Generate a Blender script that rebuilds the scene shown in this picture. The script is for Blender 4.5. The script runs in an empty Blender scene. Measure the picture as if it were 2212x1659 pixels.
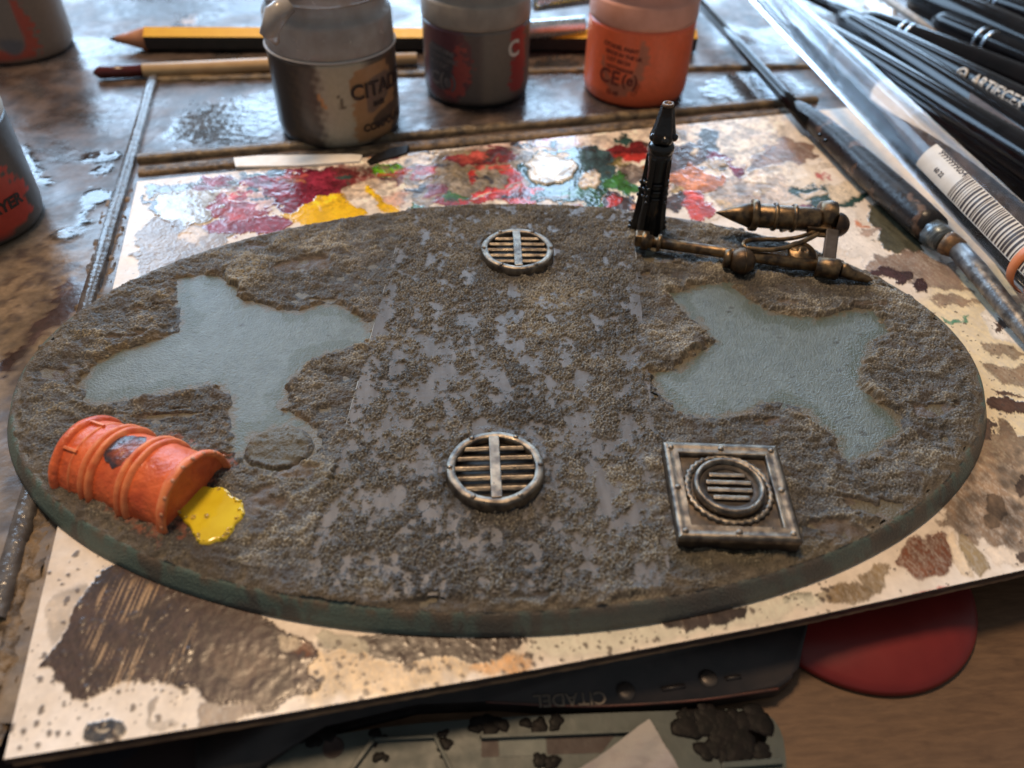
import bpy, math, random
import numpy as np
from mathutils import Vector, Matrix
from math import pi, sin, cos, radians as rad
random.seed(5)
RNG = np.random.default_rng(7)
# ------------------------------------------------------------------ camera (1 unit = 1 cm)
SC = bpy.context.scene
COL = SC.collection
CAM = np.array([-0.96973414, -10.62082074, 9.70483908])
PITCH, YAW, ROLL, FPX = 0.75545295, 0.09277021, 0.0333598, 1728.83875     # f in px for a 2212 px wide picture
_w = np.array([sin(YAW)*cos(PITCH), cos(YAW)*cos(PITCH), -sin(PITCH)])
_r = np.array([cos(YAW), -sin(YAW), 0.0]); _u = np.cross(_r, _w)
_r2 = cos(ROLL)*_r + sin(ROLL)*_u; _u2 = -sin(ROLL)*_r + cos(ROLL)*_u
cd = bpy.data.cameras.new('camera'); cam = bpy.data.objects.new('camera', cd); COL.objects.link(cam)
cam.matrix_world = Matrix(((_r2[0], _u2[0], -_w[0], CAM[0]), (_r2[1], _u2[1], -_w[1], CAM[1]), (_r2[2], _u2[2], -_w[2], CAM[2]), (0, 0, 0, 1)))
cd.sensor_width = 36; cd.lens = FPX/2212*36; cd.clip_start = 0.5; cd.clip_end = 2000
cd.dof.use_dof = True; cd.dof.focus_distance = 14.0; cd.dof.aperture_fstop = 0.030/(2*0.105)/1.0
cd.dof.aperture_fstop = cd.lens*1e-3/(2*0.078)
SC.camera = cam
SC.view_settings.view_transform = 'Standard'; SC.view_settings.look = 'None'
SC.view_settings.exposure = 0.0; SC.view_settings.gamma = 1.0
SC.cycles.max_bounces = 8; SC.cycles.transparent_max_bounces = 12

# ------------------------------------------------------------------ light: room, window behind, warm ceiling lamp
wd = bpy.data.worlds.new('World'); SC.world = wd; wd.use_nodes = True
bg = wd.node_tree.nodes['Background']; bg.inputs['Color'].default_value = (0.92, 0.96, 1.0, 1); bg.inputs['Strength'].default_value = 0.21
def area(name, loc, target, sx, sy, power, col):
    l = bpy.data.lights.new(name, 'AREA'); l.shape = 'RECTANGLE'; l.size = sx; l.size_y = sy; l.energy = power; l.color = col
    o = bpy.data.objects.new(name, l); COL.objects.link(o)
    d = Vector(target)-Vector(loc); o.rotation_euler = d.to_track_quat('-Z', 'Y').to_euler(); o.location = loc
    return o
KW = 35.0       # window panes: same brightness for each
for wx, wy, wz, sx_, sz_ in ((-80, 118, 60, 64, 68), (-18, 136, 40, 46, 46), (-5.6, 136, 78, 3.5, 28), (20, 136, 60, 17, 84), (56, 130, 34, 44, 36)):
    area('window_light', (wx, wy, wz), (0, 0, 20), sx_, sz_, KW*sx_*sz_, (0.50, 0.73, 1.0))
area('ceiling_lamp', (-12, 20, 84), (0, 0, 0), 16, 16, 60000, (1.0, 0.70, 0.43))

# ------------------------------------------------------------------ helpers
def W(pt, z):            # point on the plane z whose picture position (2212 wide) is pt
    d = _w*FPX + _r2*(pt[0]-1106) + _u2*(829.5-pt[1])
    t = (z-CAM[2])/d[2]
    return CAM + d*t
def PJ(X):               # world -> picture position
    d = np.asarray(X, float)-CAM; k = d @ _w
    return np.stack([1106+FPX*(d @ _r2)/k, 829.5-FPX*(d @ _u2)/k], -1)
WORLD = {}
def props(o, label=None, cat=None, group=None, kind=None):
    if label: o['label'] = label
    if cat: o['category'] = cat
    if group: o['group'] = group
    if kind: o['kind'] = kind
    return o
def thing(name, label, cat, loc, group=None):
    o = bpy.data.objects.new(name, None); COL.objects.link(o); o.location = tuple(float(v) for v in loc)
    o.empty_display_size = 0.3
    props(o, label, cat, group); WORLD[o.name] = Matrix.Translation(o.location)
    return o
def link(name, me, mat, parent=None, label=None, cat=None, group=None, kind=None):
    o = bpy.data.objects.new(name, me); COL.objects.link(o)
    if mat is not None and not me.materials: me.materials.append(mat)
    if parent is not None:
        o.parent = parent
        if parent.name in WORLD: o.matrix_parent_inverse = WORLD[parent.name].inverted()
    return props(o, label, cat, group, kind)
def mesh(name, V, F, smooth=True, cols=None, rough=None):
    V = np.asarray(V, np.float32); me = bpy.data.meshes.new(name)
    if isinstance(F, np.ndarray):
        k = F.shape[1]; n = len(F)
        me.vertices.add(len(V)); me.vertices.foreach_set('co', V.ravel())
        me.loops.add(n*k); me.loops.foreach_set('vertex_index', F.astype(np.int32).ravel())
        me.polygons.add(n); me.polygons.foreach_set('loop_start', np.arange(0, n*k, k, dtype=np.int32))
        me.update(calc_edges=True)
    else:
        me.from_pydata([tuple(map(float, v)) for v in V], [], [tuple(int(i) for i in f) for f in F]); me.update()
    if smooth: me.polygons.foreach_set('use_smooth', np.ones(len(me.polygons), bool))
    if cols is not None:
        a = me.color_attributes.new('Col', 'FLOAT_COLOR', 'POINT')
        c = np.ones((len(V), 4), np.float32); c[:, :3] = cols; a.data.foreach_set('color', c.ravel())
    if rough is not None:
        a = me.attributes.new('Rough', 'FLOAT', 'POINT'); a.data.foreach_set('value', np.asarray(rough, np.float32))
    return me
def smst(a, b, x): t = np.clip((x-a)/(b-a), 0, 1); return t*t*(3-2*t)
def fnoise(nx, ny, step, lo, hi, beta=1.0, seed=0, sx=1.0, sy=1.0, ang=0.0):
    "band limited noise on a grid: feature sizes lo..hi (cm), std 1"
    g = np.random.default_rng(seed).standard_normal((ny, nx)).astype(np.float32)
    f = np.fft.rfft2(g)
    kx = np.fft.rfftfreq(nx, step)[None, :]; ky = np.fft.fftfreq(ny, step)[:, None]
    c, s = cos(ang), sin(ang); k = np.hypot((kx*c+ky*s)*sx, (-kx*s+ky*c)*sy)+1e-6
    m = k**(-beta)*np.exp(-(k*lo)**4)*(1-np.exp(-(k*hi)**4)); m[0, 0] = 0
    r = np.fft.irfft2(f*m, s=(ny, nx)); return (r-r.mean())/(r.std()+1e-9)
def inpoly(P, poly):
    "signed distance (negative inside) of points to a polygon"
    poly = np.asarray(poly, float); d2 = np.full(len(P), 1e18); ins = np.zeros(len(P), bool)
    n = len(poly)
    for i in range(n):
        a = poly[i]; b = poly[(i+1) % n]; e = b-a; w = P-a
        t = np.clip((w @ e)/max(e @ e, 1e-12), 0, 1)
        q = w-t[:, None]*e; d2 = np.minimum(d2, (q*q).sum(1))
        c = ((a[1] > P[:, 1]) != (b[1] > P[:, 1]))
        xs = a[0]+(P[:, 1]-a[1])*(e[0]/(e[1] if abs(e[1]) > 1e-12 else 1e-12))
        ins ^= c & (P[:, 0] < xs)
    d = np.sqrt(d2); return np.where(ins, -d, d)
def basis(d):
    d = Vector(d).normalized(); a = Vector((0, 0, 1)) if abs(d.z) < .9 else Vector((1, 0, 0))
    x = a.cross(d).normalized(); y = d.cross(x); return x, y, d
def V3(a): return Vector((float(a[0]), float(a[1]), float(a[2])))
def lathe_mesh(name, prof, c, axis=(0, 0, 1), seg=40, a0=0, a1=2*pi, wob=None):
    x, y, d = basis(axis) if tuple(axis) != (0, 0, 1) else (Vector((1, 0, 0)), Vector((0, 1, 0)), Vector((0, 0, 1)))
    c = V3(c); full = abs(a1-a0-2*pi) < 1e-6; ns = seg if full else seg+1
    V = []; F = []
    for (r, h) in prof:
        for k in range(ns):
            a = a0+(a1-a0)*k/seg; rr = r if wob is None else r*wob(a, h)
            V.append(c+x*(rr*cos(a))+y*(rr*sin(a))+d*h)
    for i in range(len(prof)-1):
        for k in range(seg):
            k2 = (k+1) % ns if full else k+1
            F.append((i*ns+k, i*ns+k2, (i+1)*ns+k2, (i+1)*ns+k))
    return mesh(name, V, np.array(F))
def lathe(name, prof, c, mat, parent, axis=(0, 0, 1), seg=40, a0=0, a1=2*pi, label=None, wob=None, **k):
    return link(name, lathe_mesh(name, prof, c, axis, seg, a0, a1, wob), mat, parent, label, **k)
def chaikin(P, n=2, closed=False):
    P = [V3(p) for p in P]
    for _ in range(n):
        Q = [] if closed else [P[0]]
        m = len(P)
        for i in range(m if closed else m-1):
            a, b = P[i], P[(i+1) % m]; Q += [a*.75+b*.25, a*.25+b*.75]
        if not closed: Q.append(P[-1])
        P = Q
    return P
def tube(name, P, rr, mat, parent, seg=14, caps=True, label=None, **k):
    P = [V3(p) for p in P]; n = len(P)
    if not hasattr(rr, '__len__'): rr = [rr]*n
    if len(rr) != n: rr = list(np.interp(np.linspace(0, 1, n), np.linspace(0, 1, len(rr)), rr))
    V = []; F = []; up = None
    for i in range(n):
        t = (P[min(i+1, n-1)]-P[max(i-1, 0)]).normalized()
        if up is None: up, _, _ = basis(t)
        up = (up-t*up.dot(t)).normalized(); s = t.cross(up)
        for j in range(seg):
            a = 2*pi*j/seg; V.append(P[i]+(up*cos(a)+s*sin(a))*rr[i])
    for i in range(n-1):
        for j in range(seg):
            j2 = (j+1) % seg; F.append((i*seg+j, i*seg+j2, (i+1)*seg+j2, (i+1)*seg+j))
    if caps: F.append(tuple(range(seg))[::-1]); F.append(tuple((n-1)*seg+j for j in range(seg)))
    me = mesh(name, V, F); return link(name, me, mat, parent, label, **k)
import bmesh
def finish(bm, name, bev, seg=2, smooth=False):
    if bev > 0:
        bmesh.ops.bevel(bm, geom=list(bm.edges), offset=bev, segments=seg, affect='EDGES', profile=0.6, clamp_overlap=True)
    bmesh.ops.recalc_face_normals(bm, faces=list(bm.faces))
    me = bpy.data.meshes.new(name); bm.to_mesh(me); bm.free()
    if smooth: me.polygons.foreach_set('use_smooth', np.ones(len(me.polygons), bool))
    return me
def box(name, c, size, mat, parent, rz=0, ax=None, bev=0.02, label=None, **k):
    bm = bmesh.new(); bmesh.ops.create_cube(bm, size=1)
    for v in bm.verts: v.co = Vector((v.co.x*size[0], v.co.y*size[1], v.co.z*size[2]))
    me_m = Matrix.Translation(V3(c)) @ (Matrix.Rotation(rz, 4, 'Z') if ax is None else Matrix((ax[0].to_4d()*1, ax[1].to_4d()*1, ax[2].to_4d()*1, (0, 0, 0, 1))).transposed().to_3x3().to_4x4())
    bm.transform(me_m)
    return link(name, finish(bm, name, bev), mat, parent, label, **k)
def prism(name, outline, z0, z1, mat, parent, bev=0.02, label=None, taper=0.0, smooth=False, **k):
    "outline = list of (x,y) world; top z1, bottom z0 (numbers or functions of x,y)"
    f0 = z0 if callable(z0) else (lambda x, y: z0); f1 = z1 if callable(z1) else (lambda x, y: z1)
    bm = bmesh.new()
    b = [bm.verts.new((x, y, f0(x, y))) for x, y in outline]; t = [bm.verts.new((x, y, f1(x, y))) for x, y in outline]
    n = len(outline); bm.faces.new(b[::-1]); bm.faces.new(t)
    for i in range(n): bm.faces.new((b[i], b[(i+1) % n], t[(i+1) % n], t[i]))
    return link(name, finish(bm, name, bev, smooth=smooth), mat, parent, label, **k)
def WP(pts, z): return [tuple(W(q, z)[:2]) for q in pts]
def text_mesh(s, size, ext=0.0, bold=0.0):
    cu = bpy.data.curves.new('t', 'FONT'); cu.body = s; cu.size = size; cu.extrude = ext; cu.offset = bold
    cu.align_x = 'LEFT'; cu.resolution_u = 4
    o = bpy.data.objects.new('t', cu); COL.objects.link(o); dg = bpy.context.evaluated_depsgraph_get(); dg.update()
    me = bpy.data.meshes.new_from_object(o.evaluated_get(dg)); bpy.data.objects.remove(o)
    V = np.zeros(len(me.vertices)*3); me.vertices.foreach_get('co', V); V = V.reshape(-1, 3)
    F = [tuple(p.vertices) for p in me.polygons]; bpy.data.meshes.remove(me); return V, F
def text_on_plane(name, s, size, o, ex, ey, mat, parent, bold=0.0, **k):
    V, F = text_mesh(s, size, bold=bold); o = np.array(o, float); ex = np.array(ex, float); ey = np.array(ey, float)
    ex = ex/np.linalg.norm(ex); ey = ey/np.linalg.norm(ey)
    return link(name, mesh(name, o+V[:, :1]*ex+V[:, 1:2]*ey, F, smooth=False), mat, parent, **k)
def text_on_cyl(name, s, size, c, r, ang, z, mat, parent, bold=0.0, tilt=0.0, d=1, **k):
    "text wrapped on a vertical cylinder, starting at angle ang, running to larger angle (viewer outside, reading left to right)"
    V, F = text_mesh(s, size, bold=bold); x = V[:, 0]; y = V[:, 1]
    x2 = x*cos(tilt)-y*sin(tilt); y2 = x*sin(tilt)+y*cos(tilt)
    a = ang+d*x2/r
    return link(name, mesh(name, np.stack([c[0]+r*np.cos(a), c[1]+r*np.sin(a), z+y2], -1), F, smooth=False), mat, parent, **k)

# ------------------------------------------------------------------ materials
def newmat(name):
    m = bpy.data.materials.new(name); m.use_nodes = True; nt = m.node_tree; b = nt.nodes['Principled BSDF']; return m, nt, b
def N(nt, t, **kw):
    n = nt.nodes.new(t)
    for k, v in kw.items(): setattr(n, k, v)
    return n
def bump(nt, b, scale, dist, detail=4, strength=1.0, stretch=None, extra=None):
    tc = N(nt, 'ShaderNodeTexCoord'); no = N(nt, 'ShaderNodeTexNoise'); no.inputs['Scale'].default_value = scale; no.inputs['Detail'].default_value = detail
    mp = N(nt, 'ShaderNodeMapping'); mp.inputs['Scale'].default_value = stretch or (1, 1, 1)
    nt.links.new(tc.outputs['Object'], mp.inputs['Vector']); nt.links.new(mp.outputs[0], no.inputs['Vector'])
    bp = N(nt, 'ShaderNodeBump'); bp.inputs['Distance'].default_value = dist; bp.inputs['Strength'].default_value = strength
    nt.links.new(no.outputs[0], bp.inputs['Height']); nt.links.new(bp.outputs[0], b.inputs['Normal']); return no, bp
def surf(name, c1, c2=None, rough=.5, r2=None, scale=3, metal=0, bscale=20, bdist=.003, coat=0, spec=.5, mix=(.35, .65), stretch=None, detail=5, trans=0, ior=1.45):
    m, nt, b = newmat(name); c2 = c2 or tuple(x*.75 for x in c1)
    tc = N(nt, 'ShaderNodeTexCoord'); no = N(nt, 'ShaderNodeTexNoise'); no.inputs['Scale'].default_value = scale; no.inputs['Detail'].default_value = detail
    mp = N(nt, 'ShaderNodeMapping'); mp.inputs['Scale'].default_value = stretch or (1, 1, 1)
    nt.links.new(tc.outputs['Object'], mp.inputs['Vector']); nt.links.new(mp.outputs[0], no.inputs['Vector'])
    cr = N(nt, 'ShaderNodeValToRGB'); cr.color_ramp.elements[0].position = mix[0]; cr.color_ramp.elements[1].position = mix[1]
    cr.color_ramp.elements[0].color = (*c1, 1); cr.color_ramp.elements[1].color = (*c2, 1)
    nt.links.new(no.outputs[0], cr.inputs[0]); nt.links.new(cr.outputs[0], b.inputs['Base Color'])
    mr = N(nt, 'ShaderNodeMapRange'); mr.inputs['From Min'].default_value = .3; mr.inputs['From Max'].default_value = .7
    mr.inputs['To Min'].default_value = rough; mr.inputs['To Max'].default_value = r2 if r2 is not None else rough*1.3
    n2 = N(nt, 'ShaderNodeTexNoise'); n2.inputs['Scale'].default_value = scale*1.7; n2.inputs['Detail'].default_value = 4
    nt.links.new(mp.outputs[0], n2.inputs['Vector']); nt.links.new(n2.outputs[0], mr.inputs['Value']); nt.links.new(mr.outputs[0], b.inputs['Roughness'])
    b.inputs['Metallic'].default_value = metal; b.inputs['Coat Weight'].default_value = coat; b.inputs['Coat Roughness'].default_value = .08
    b.inputs['Specular IOR Level'].default_value = spec; b.inputs['Transmission Weight'].default_value = trans; b.inputs['IOR'].default_value = ior
    if bdist > 0: bump(nt, b, bscale, bdist)
    return m
def attrmat(name, bscale=30, bdist=.003, spec=.5, coat=0, vary=.12, metal=0, detail=4):
    m, nt, b = newmat(name)
    a = N(nt, 'ShaderNodeAttribute', attribute_name='Col'); r = N(nt, 'ShaderNodeAttribute', attribute_name='Rough')
    tc = N(nt, 'ShaderNodeTexCoord'); no = N(nt, 'ShaderNodeTexNoise'); no.inputs['Scale'].default_value = 9; no.inputs['Detail'].default_value = 6
    nt.links.new(tc.outputs['Object'], no.inputs['Vector'])
    mr = N(nt, 'ShaderNodeMapRange'); mr.inputs['From Min'].default_value = .3; mr.inputs['From Max'].default_value = .7
    mr.inputs['To Min'].default_value = 1-vary; mr.inputs['To Max'].default_value = 1+vary; nt.links.new(no.outputs[0], mr.inputs['Value'])
    mx = N(nt, 'ShaderNodeVectorMath', operation='SCALE'); nt.links.new(a.outputs['Color'], mx.inputs[0]); nt.links.new(mr.outputs[0], mx.inputs['Scale'])
    nt.links.new(mx.outputs[0], b.inputs['Base Color']); nt.links.new(r.outputs['Fac'], b.inputs['Roughness'])
    b.inputs['Specular IOR Level'].default_value = spec; b.inputs['Coat Weight'].default_value = coat; b.inputs['Metallic'].default_value = metal
    if bdist > 0: bump(nt, b, bscale, bdist, detail)
    return m
M_mud = attrmat('mud_paste', 48, .024, .55, vary=.25, detail=8)
M_base = attrmat('base_plastic', 30, .022, .45, vary=.06, detail=3)
M_palette = attrmat('palette_paint', 7, .0035, .5, vary=.07)
M_tray = attrmat('tray_varnish', 5, .012, .5, vary=.2)
M_pot = attrmat('pot_print', 6, .004, .5, vary=.06)
M_strip = surf('strip_card', (.140, .134, .136), (.088, .083, .083), .32, .46, 1.6, bscale=9, bdist=.006, stretch=(4, .7, 1), detail=7)
M_edge = surf('bare_styrene', (.45, .47, .46), (.2, .2, .19), .4, None, 6)
M_bronze = surf('drybrushed_bronze', (.27, .18, .095), (.07, .052, .04), .28, .44, 6, metal=.85, bscale=70, bdist=.004, mix=(.35, .62))
M_steel = surf('dirty_gunmetal', (.31, .265, .21), (.095, .082, .074), .27, .46, 6, metal=.92, bscale=55, bdist=.007, mix=(.36, .66))
M_steelD = surf('dark_washed_metal', (.075, .062, .052), (.03, .026, .024), .45, .6, 8, metal=.5, bscale=60, bdist=.005)
M_black = surf('gloss_black_paint', (.007, .007, .008), (.014, .013, .013), .11, .24, 5, bscale=22, bdist=.006, coat=.3)
M_blackp = surf('black_lacquer', (.004, .004, .005), (.008, .007, .008), .08, .14, 2.0, bscale=10, bdist=.001, spec=.32)
M_blackm = surf('black_satin', (.014, .013, .014), (.025, .02, .02), .42, .5, 3, bscale=20, bdist=.002)
M_orange = surf('orange_hull_paint', (.74, .155, .05), (.52, .085, .03), .30, .46, 3.0, bscale=9, bdist=.03, mix=(.38, .68))
M_orange2 = surf('orange_edge_paint', (.80, .26, .10), (.62, .13, .045), .42, .5, 5, bscale=20, bdist=.006)
M_yellow = surf('wet_yellow_slime', (.74, .56, .03), (.66, .47, .02), .07, .12, 3, bscale=3, bdist=.012, coat=.6)
M_bead = surf('clear_bubble', (.9, .75, .35), (.9, .8, .5), .02, .05, 3, bdist=0, trans=.85)
M_white = surf('white_print', (.72, .66, .58), (.6, .55, .48), .5)
M_ink = surf('dark_print', (.035, .022, .02), (.06, .04, .035), .5)
M_inkred = surf('dark_red_print', (.16, .03, .022), (.22, .04, .03), .45)
M_inkgrey = surf('grey_print', (.12, .11, .12), (.2, .18, .18), .5)
M_clear = surf('clear_plastic', (.93, .95, 1.0), (.9, .92, .95), .06, .16, 1.5, bscale=3, bdist=.004, trans=1.0, ior=1.25)
M_frost = surf('frosted_cap', (.62, .55, .50), (.52, .47, .44), .30, .38, 2.0, bdist=.002)
M_frostO = surf('frosted_orange_cap', (.80, .40, .30), (.72, .34, .24), .34, .4, 2.0, bdist=.002)
M_frostB = surf('frosted_dirty_cap', (.40, .345, .29), (.30, .26, .22), .36, .45, 2.0, bdist=.003)
M_wood = surf('pale_wood', (.50, .34, .19), (.40, .25, .13), .5, None, 4, stretch=(8, 1, 1))
M_pwood = surf('sharpened_cedar', (.52, .24, .13), (.38, .17, .10), .5)
M_py = surf('pencil_yellow', (.85, .50, .03), (.80, .44, .025), .3, .4)
M_maroon = surf('maroon_lacquer', (.10, .018, .016), (.06, .012, .012), .2)
M_cream = surf('cream_lacquer', (.66, .46, .25), (.58, .38, .20), .35)
M_silver = surf('ribbed_metal', (.62, .68, .74), (.5, .55, .6), .22, .3, 3, metal=1, bdist=.001)
M_brass = surf('dull_brass', (.33, .20, .10), (.12, .08, .06), .45, .6, 6, metal=.7, bdist=.008)
M_brushmetal = surf('scratched_ferrule', (.25, .24, .23), (.08, .075, .075), .35, .5, 5, metal=.8, bscale=14, bdist=.01)
M_red = surf('red_plastic', (.17, .016, .014), (.14, .012, .011), .32, .4, 1.5, bscale=1.5, bdist=.002)
M_tool = surf('grey_green_plastic', (.062, .076, .070), (.048, .058, .054), .42, .55, 3, bscale=9, bdist=.004)
M_crud = surf('black_paint_crust', (.005, .005, .005), (.010, .008, .008), .45, .6, 7, bscale=9, bdist=.008, spec=.15)
M_tissue = surf('grubby_tissue', (.36, .335, .32), (.28, .235, .235), .85, .95, 2.0, bscale=30, bdist=.008)
M_rubber = surf('orange_band', (.70, .22, .08), (.6, .17, .06), .35)
M_serr = surf('stained_blade', (.16, .125, .115), (.10, .075, .07), .38, .5, 3, metal=.5)
M_gunk = surf('tan_dried_gunk', (.22, .15, .085), (.07, .048, .03), .6, .75, 4, bscale=9, bdist=.06, mix=(.38, .6))
M_ridge = surf('worn_ridge', (.13, .12, .115), (.06, .052, .05), .12, .26, 3, bscale=9, bdist=.02)
M_ridgeG = surf('brown_ridge', (.20, .14, .075), (.05, .036, .025), .34, .55, 3.2, bscale=8, bdist=.03)
M_card = surf('board_edge', (.30, .20, .12), (.14, .09, .06), .6, None, 3)
M_edgeb = surf('painted_black_edge', (.028, .022, .022), (.06, .045, .04), .3, .6, 4, bscale=9, bdist=.02)
M_mat = surf('dark_mat', (.016, .016, .024), (.024, .015, .016), .5, .6, .7, mix=(.48, .52), bdist=.003)

def woodmat():
    m, nt, b = newmat('desk_veneer')
    tc = N(nt, 'ShaderNodeTexCoord'); mp = N(nt, 'ShaderNodeMapping'); mp.inputs['Scale'].default_value = (.8, 4.2, 1)
    mp.inputs['Rotation'].default_value = (0, 0, rad(-6))
    no = N(nt, 'ShaderNodeTexNoise'); no.inputs['Scale'].default_value = 2.6; no.inputs['Detail'].default_value = 9; no.inputs['Roughness'].default_value = .65; no.inputs['Distortion'].default_value = .4
    nt.links.new(tc.outputs['Object'], mp.inputs['Vector']); nt.links.new(mp.outputs[0], no.inputs['Vector'])
    cr = N(nt, 'ShaderNodeValToRGB'); e = cr.color_ramp.elements; e[0].position = .32; e[1].position = .66
    e[0].color = (.085, .047, .025, 1); e[1].color = (.150, .088, .048, 1)
    nt.links.new(no.outputs[0], cr.inputs[0]); nt.links.new(cr.outputs[0], b.inputs['Base Color'])
    b.inputs['Roughness'].default_value = .45
    bp = N(nt, 'ShaderNodeBump'); bp.inputs['Distance'].default_value = .004; nt.links.new(no.outputs[0], bp.inputs['Height']); nt.links.new(bp.outputs[0], b.inputs['Normal'])
    return m
M_desk = woodmat()

# ------------------------------------------------------------------ painting polygons onto vertex colours
def smoothpoly(p, n=1):
    p = np.array(p, float)
    for _ in range(n):
        q = np.roll(p, -1, 0); r = np.empty((len(p)*2, 2)); r[0::2] = p*.75+q*.25; r[1::2] = p*.25+q*.75; p = r
    return p
FN = None
def paint(D, cols, rough, hgt, polys, warp):
    for it in polys:
        p, c, ro, h = it[:4]; soft = it[4] if len(it) > 4 else 1.5; wa = it[5] if len(it) > 5 else 6.0
        if FN is not None and ro and ro >= .28 and max(c) > .12: soft = soft*1.8
        p = smoothpoly(p, 1); lo = p.min(0)-14; hi = p.max(0)+14
        ix = np.nonzero((D[:, 0] > lo[0]) & (D[:, 0] < hi[0]) & (D[:, 1] > lo[1]) & (D[:, 1] < hi[1]))[0]
        if len(ix) == 0: continue
        d = inpoly(D[ix]+warp[ix]*wa, p)+(FN[ix]*1.6 if FN is not None else 0); m = 1-smst(-soft, soft, d)
        if FN is not None and ro and ro >= .28 and max(c) > .12: m = m*np.clip(.88+.14*FN[ix], .6, 1)
        nz = warp[ix, 0]*.6+FN[ix]*.8 if FN is not None else warp[ix, 0]
        cc = np.array(c)*(1+.20*np.clip(nz, -1.6, 1.8)*(.4 if max(c) > .6 else 1))[:, None]*(1-.22*np.exp(-((d+2.5)/2.2)**2))[:, None]
        cols[ix] += (cc-cols[ix])*m[:, None]
        if ro is not None: rough[ix] += (ro-rough[ix])*m
        if h: hgt[ix] = np.maximum(hgt[ix], 0)*(1-m*.6)+h*m*(0.6+.4*smst(0, -14, d))+h*.5*np.exp(-((d+3)/2.5)**2)*m
CREAM = (.74, .64, .54); WHITE = (.80, .78, .74); DKB = (.050, .033, .028); BRN = (.16, .105, .072); TAUPE = (.27, .205, .16)
MAR = (.17, .022, .035); RED = (.52, .045, .035); OLV = (.15, .11, .055); TEAL = (.020, .075, .068); GRN = (.05, .15, .03)
ORG = (.58, .20, .06); YEL = (.85, .50, .015); BLG = (.10, .12, .14)
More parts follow.
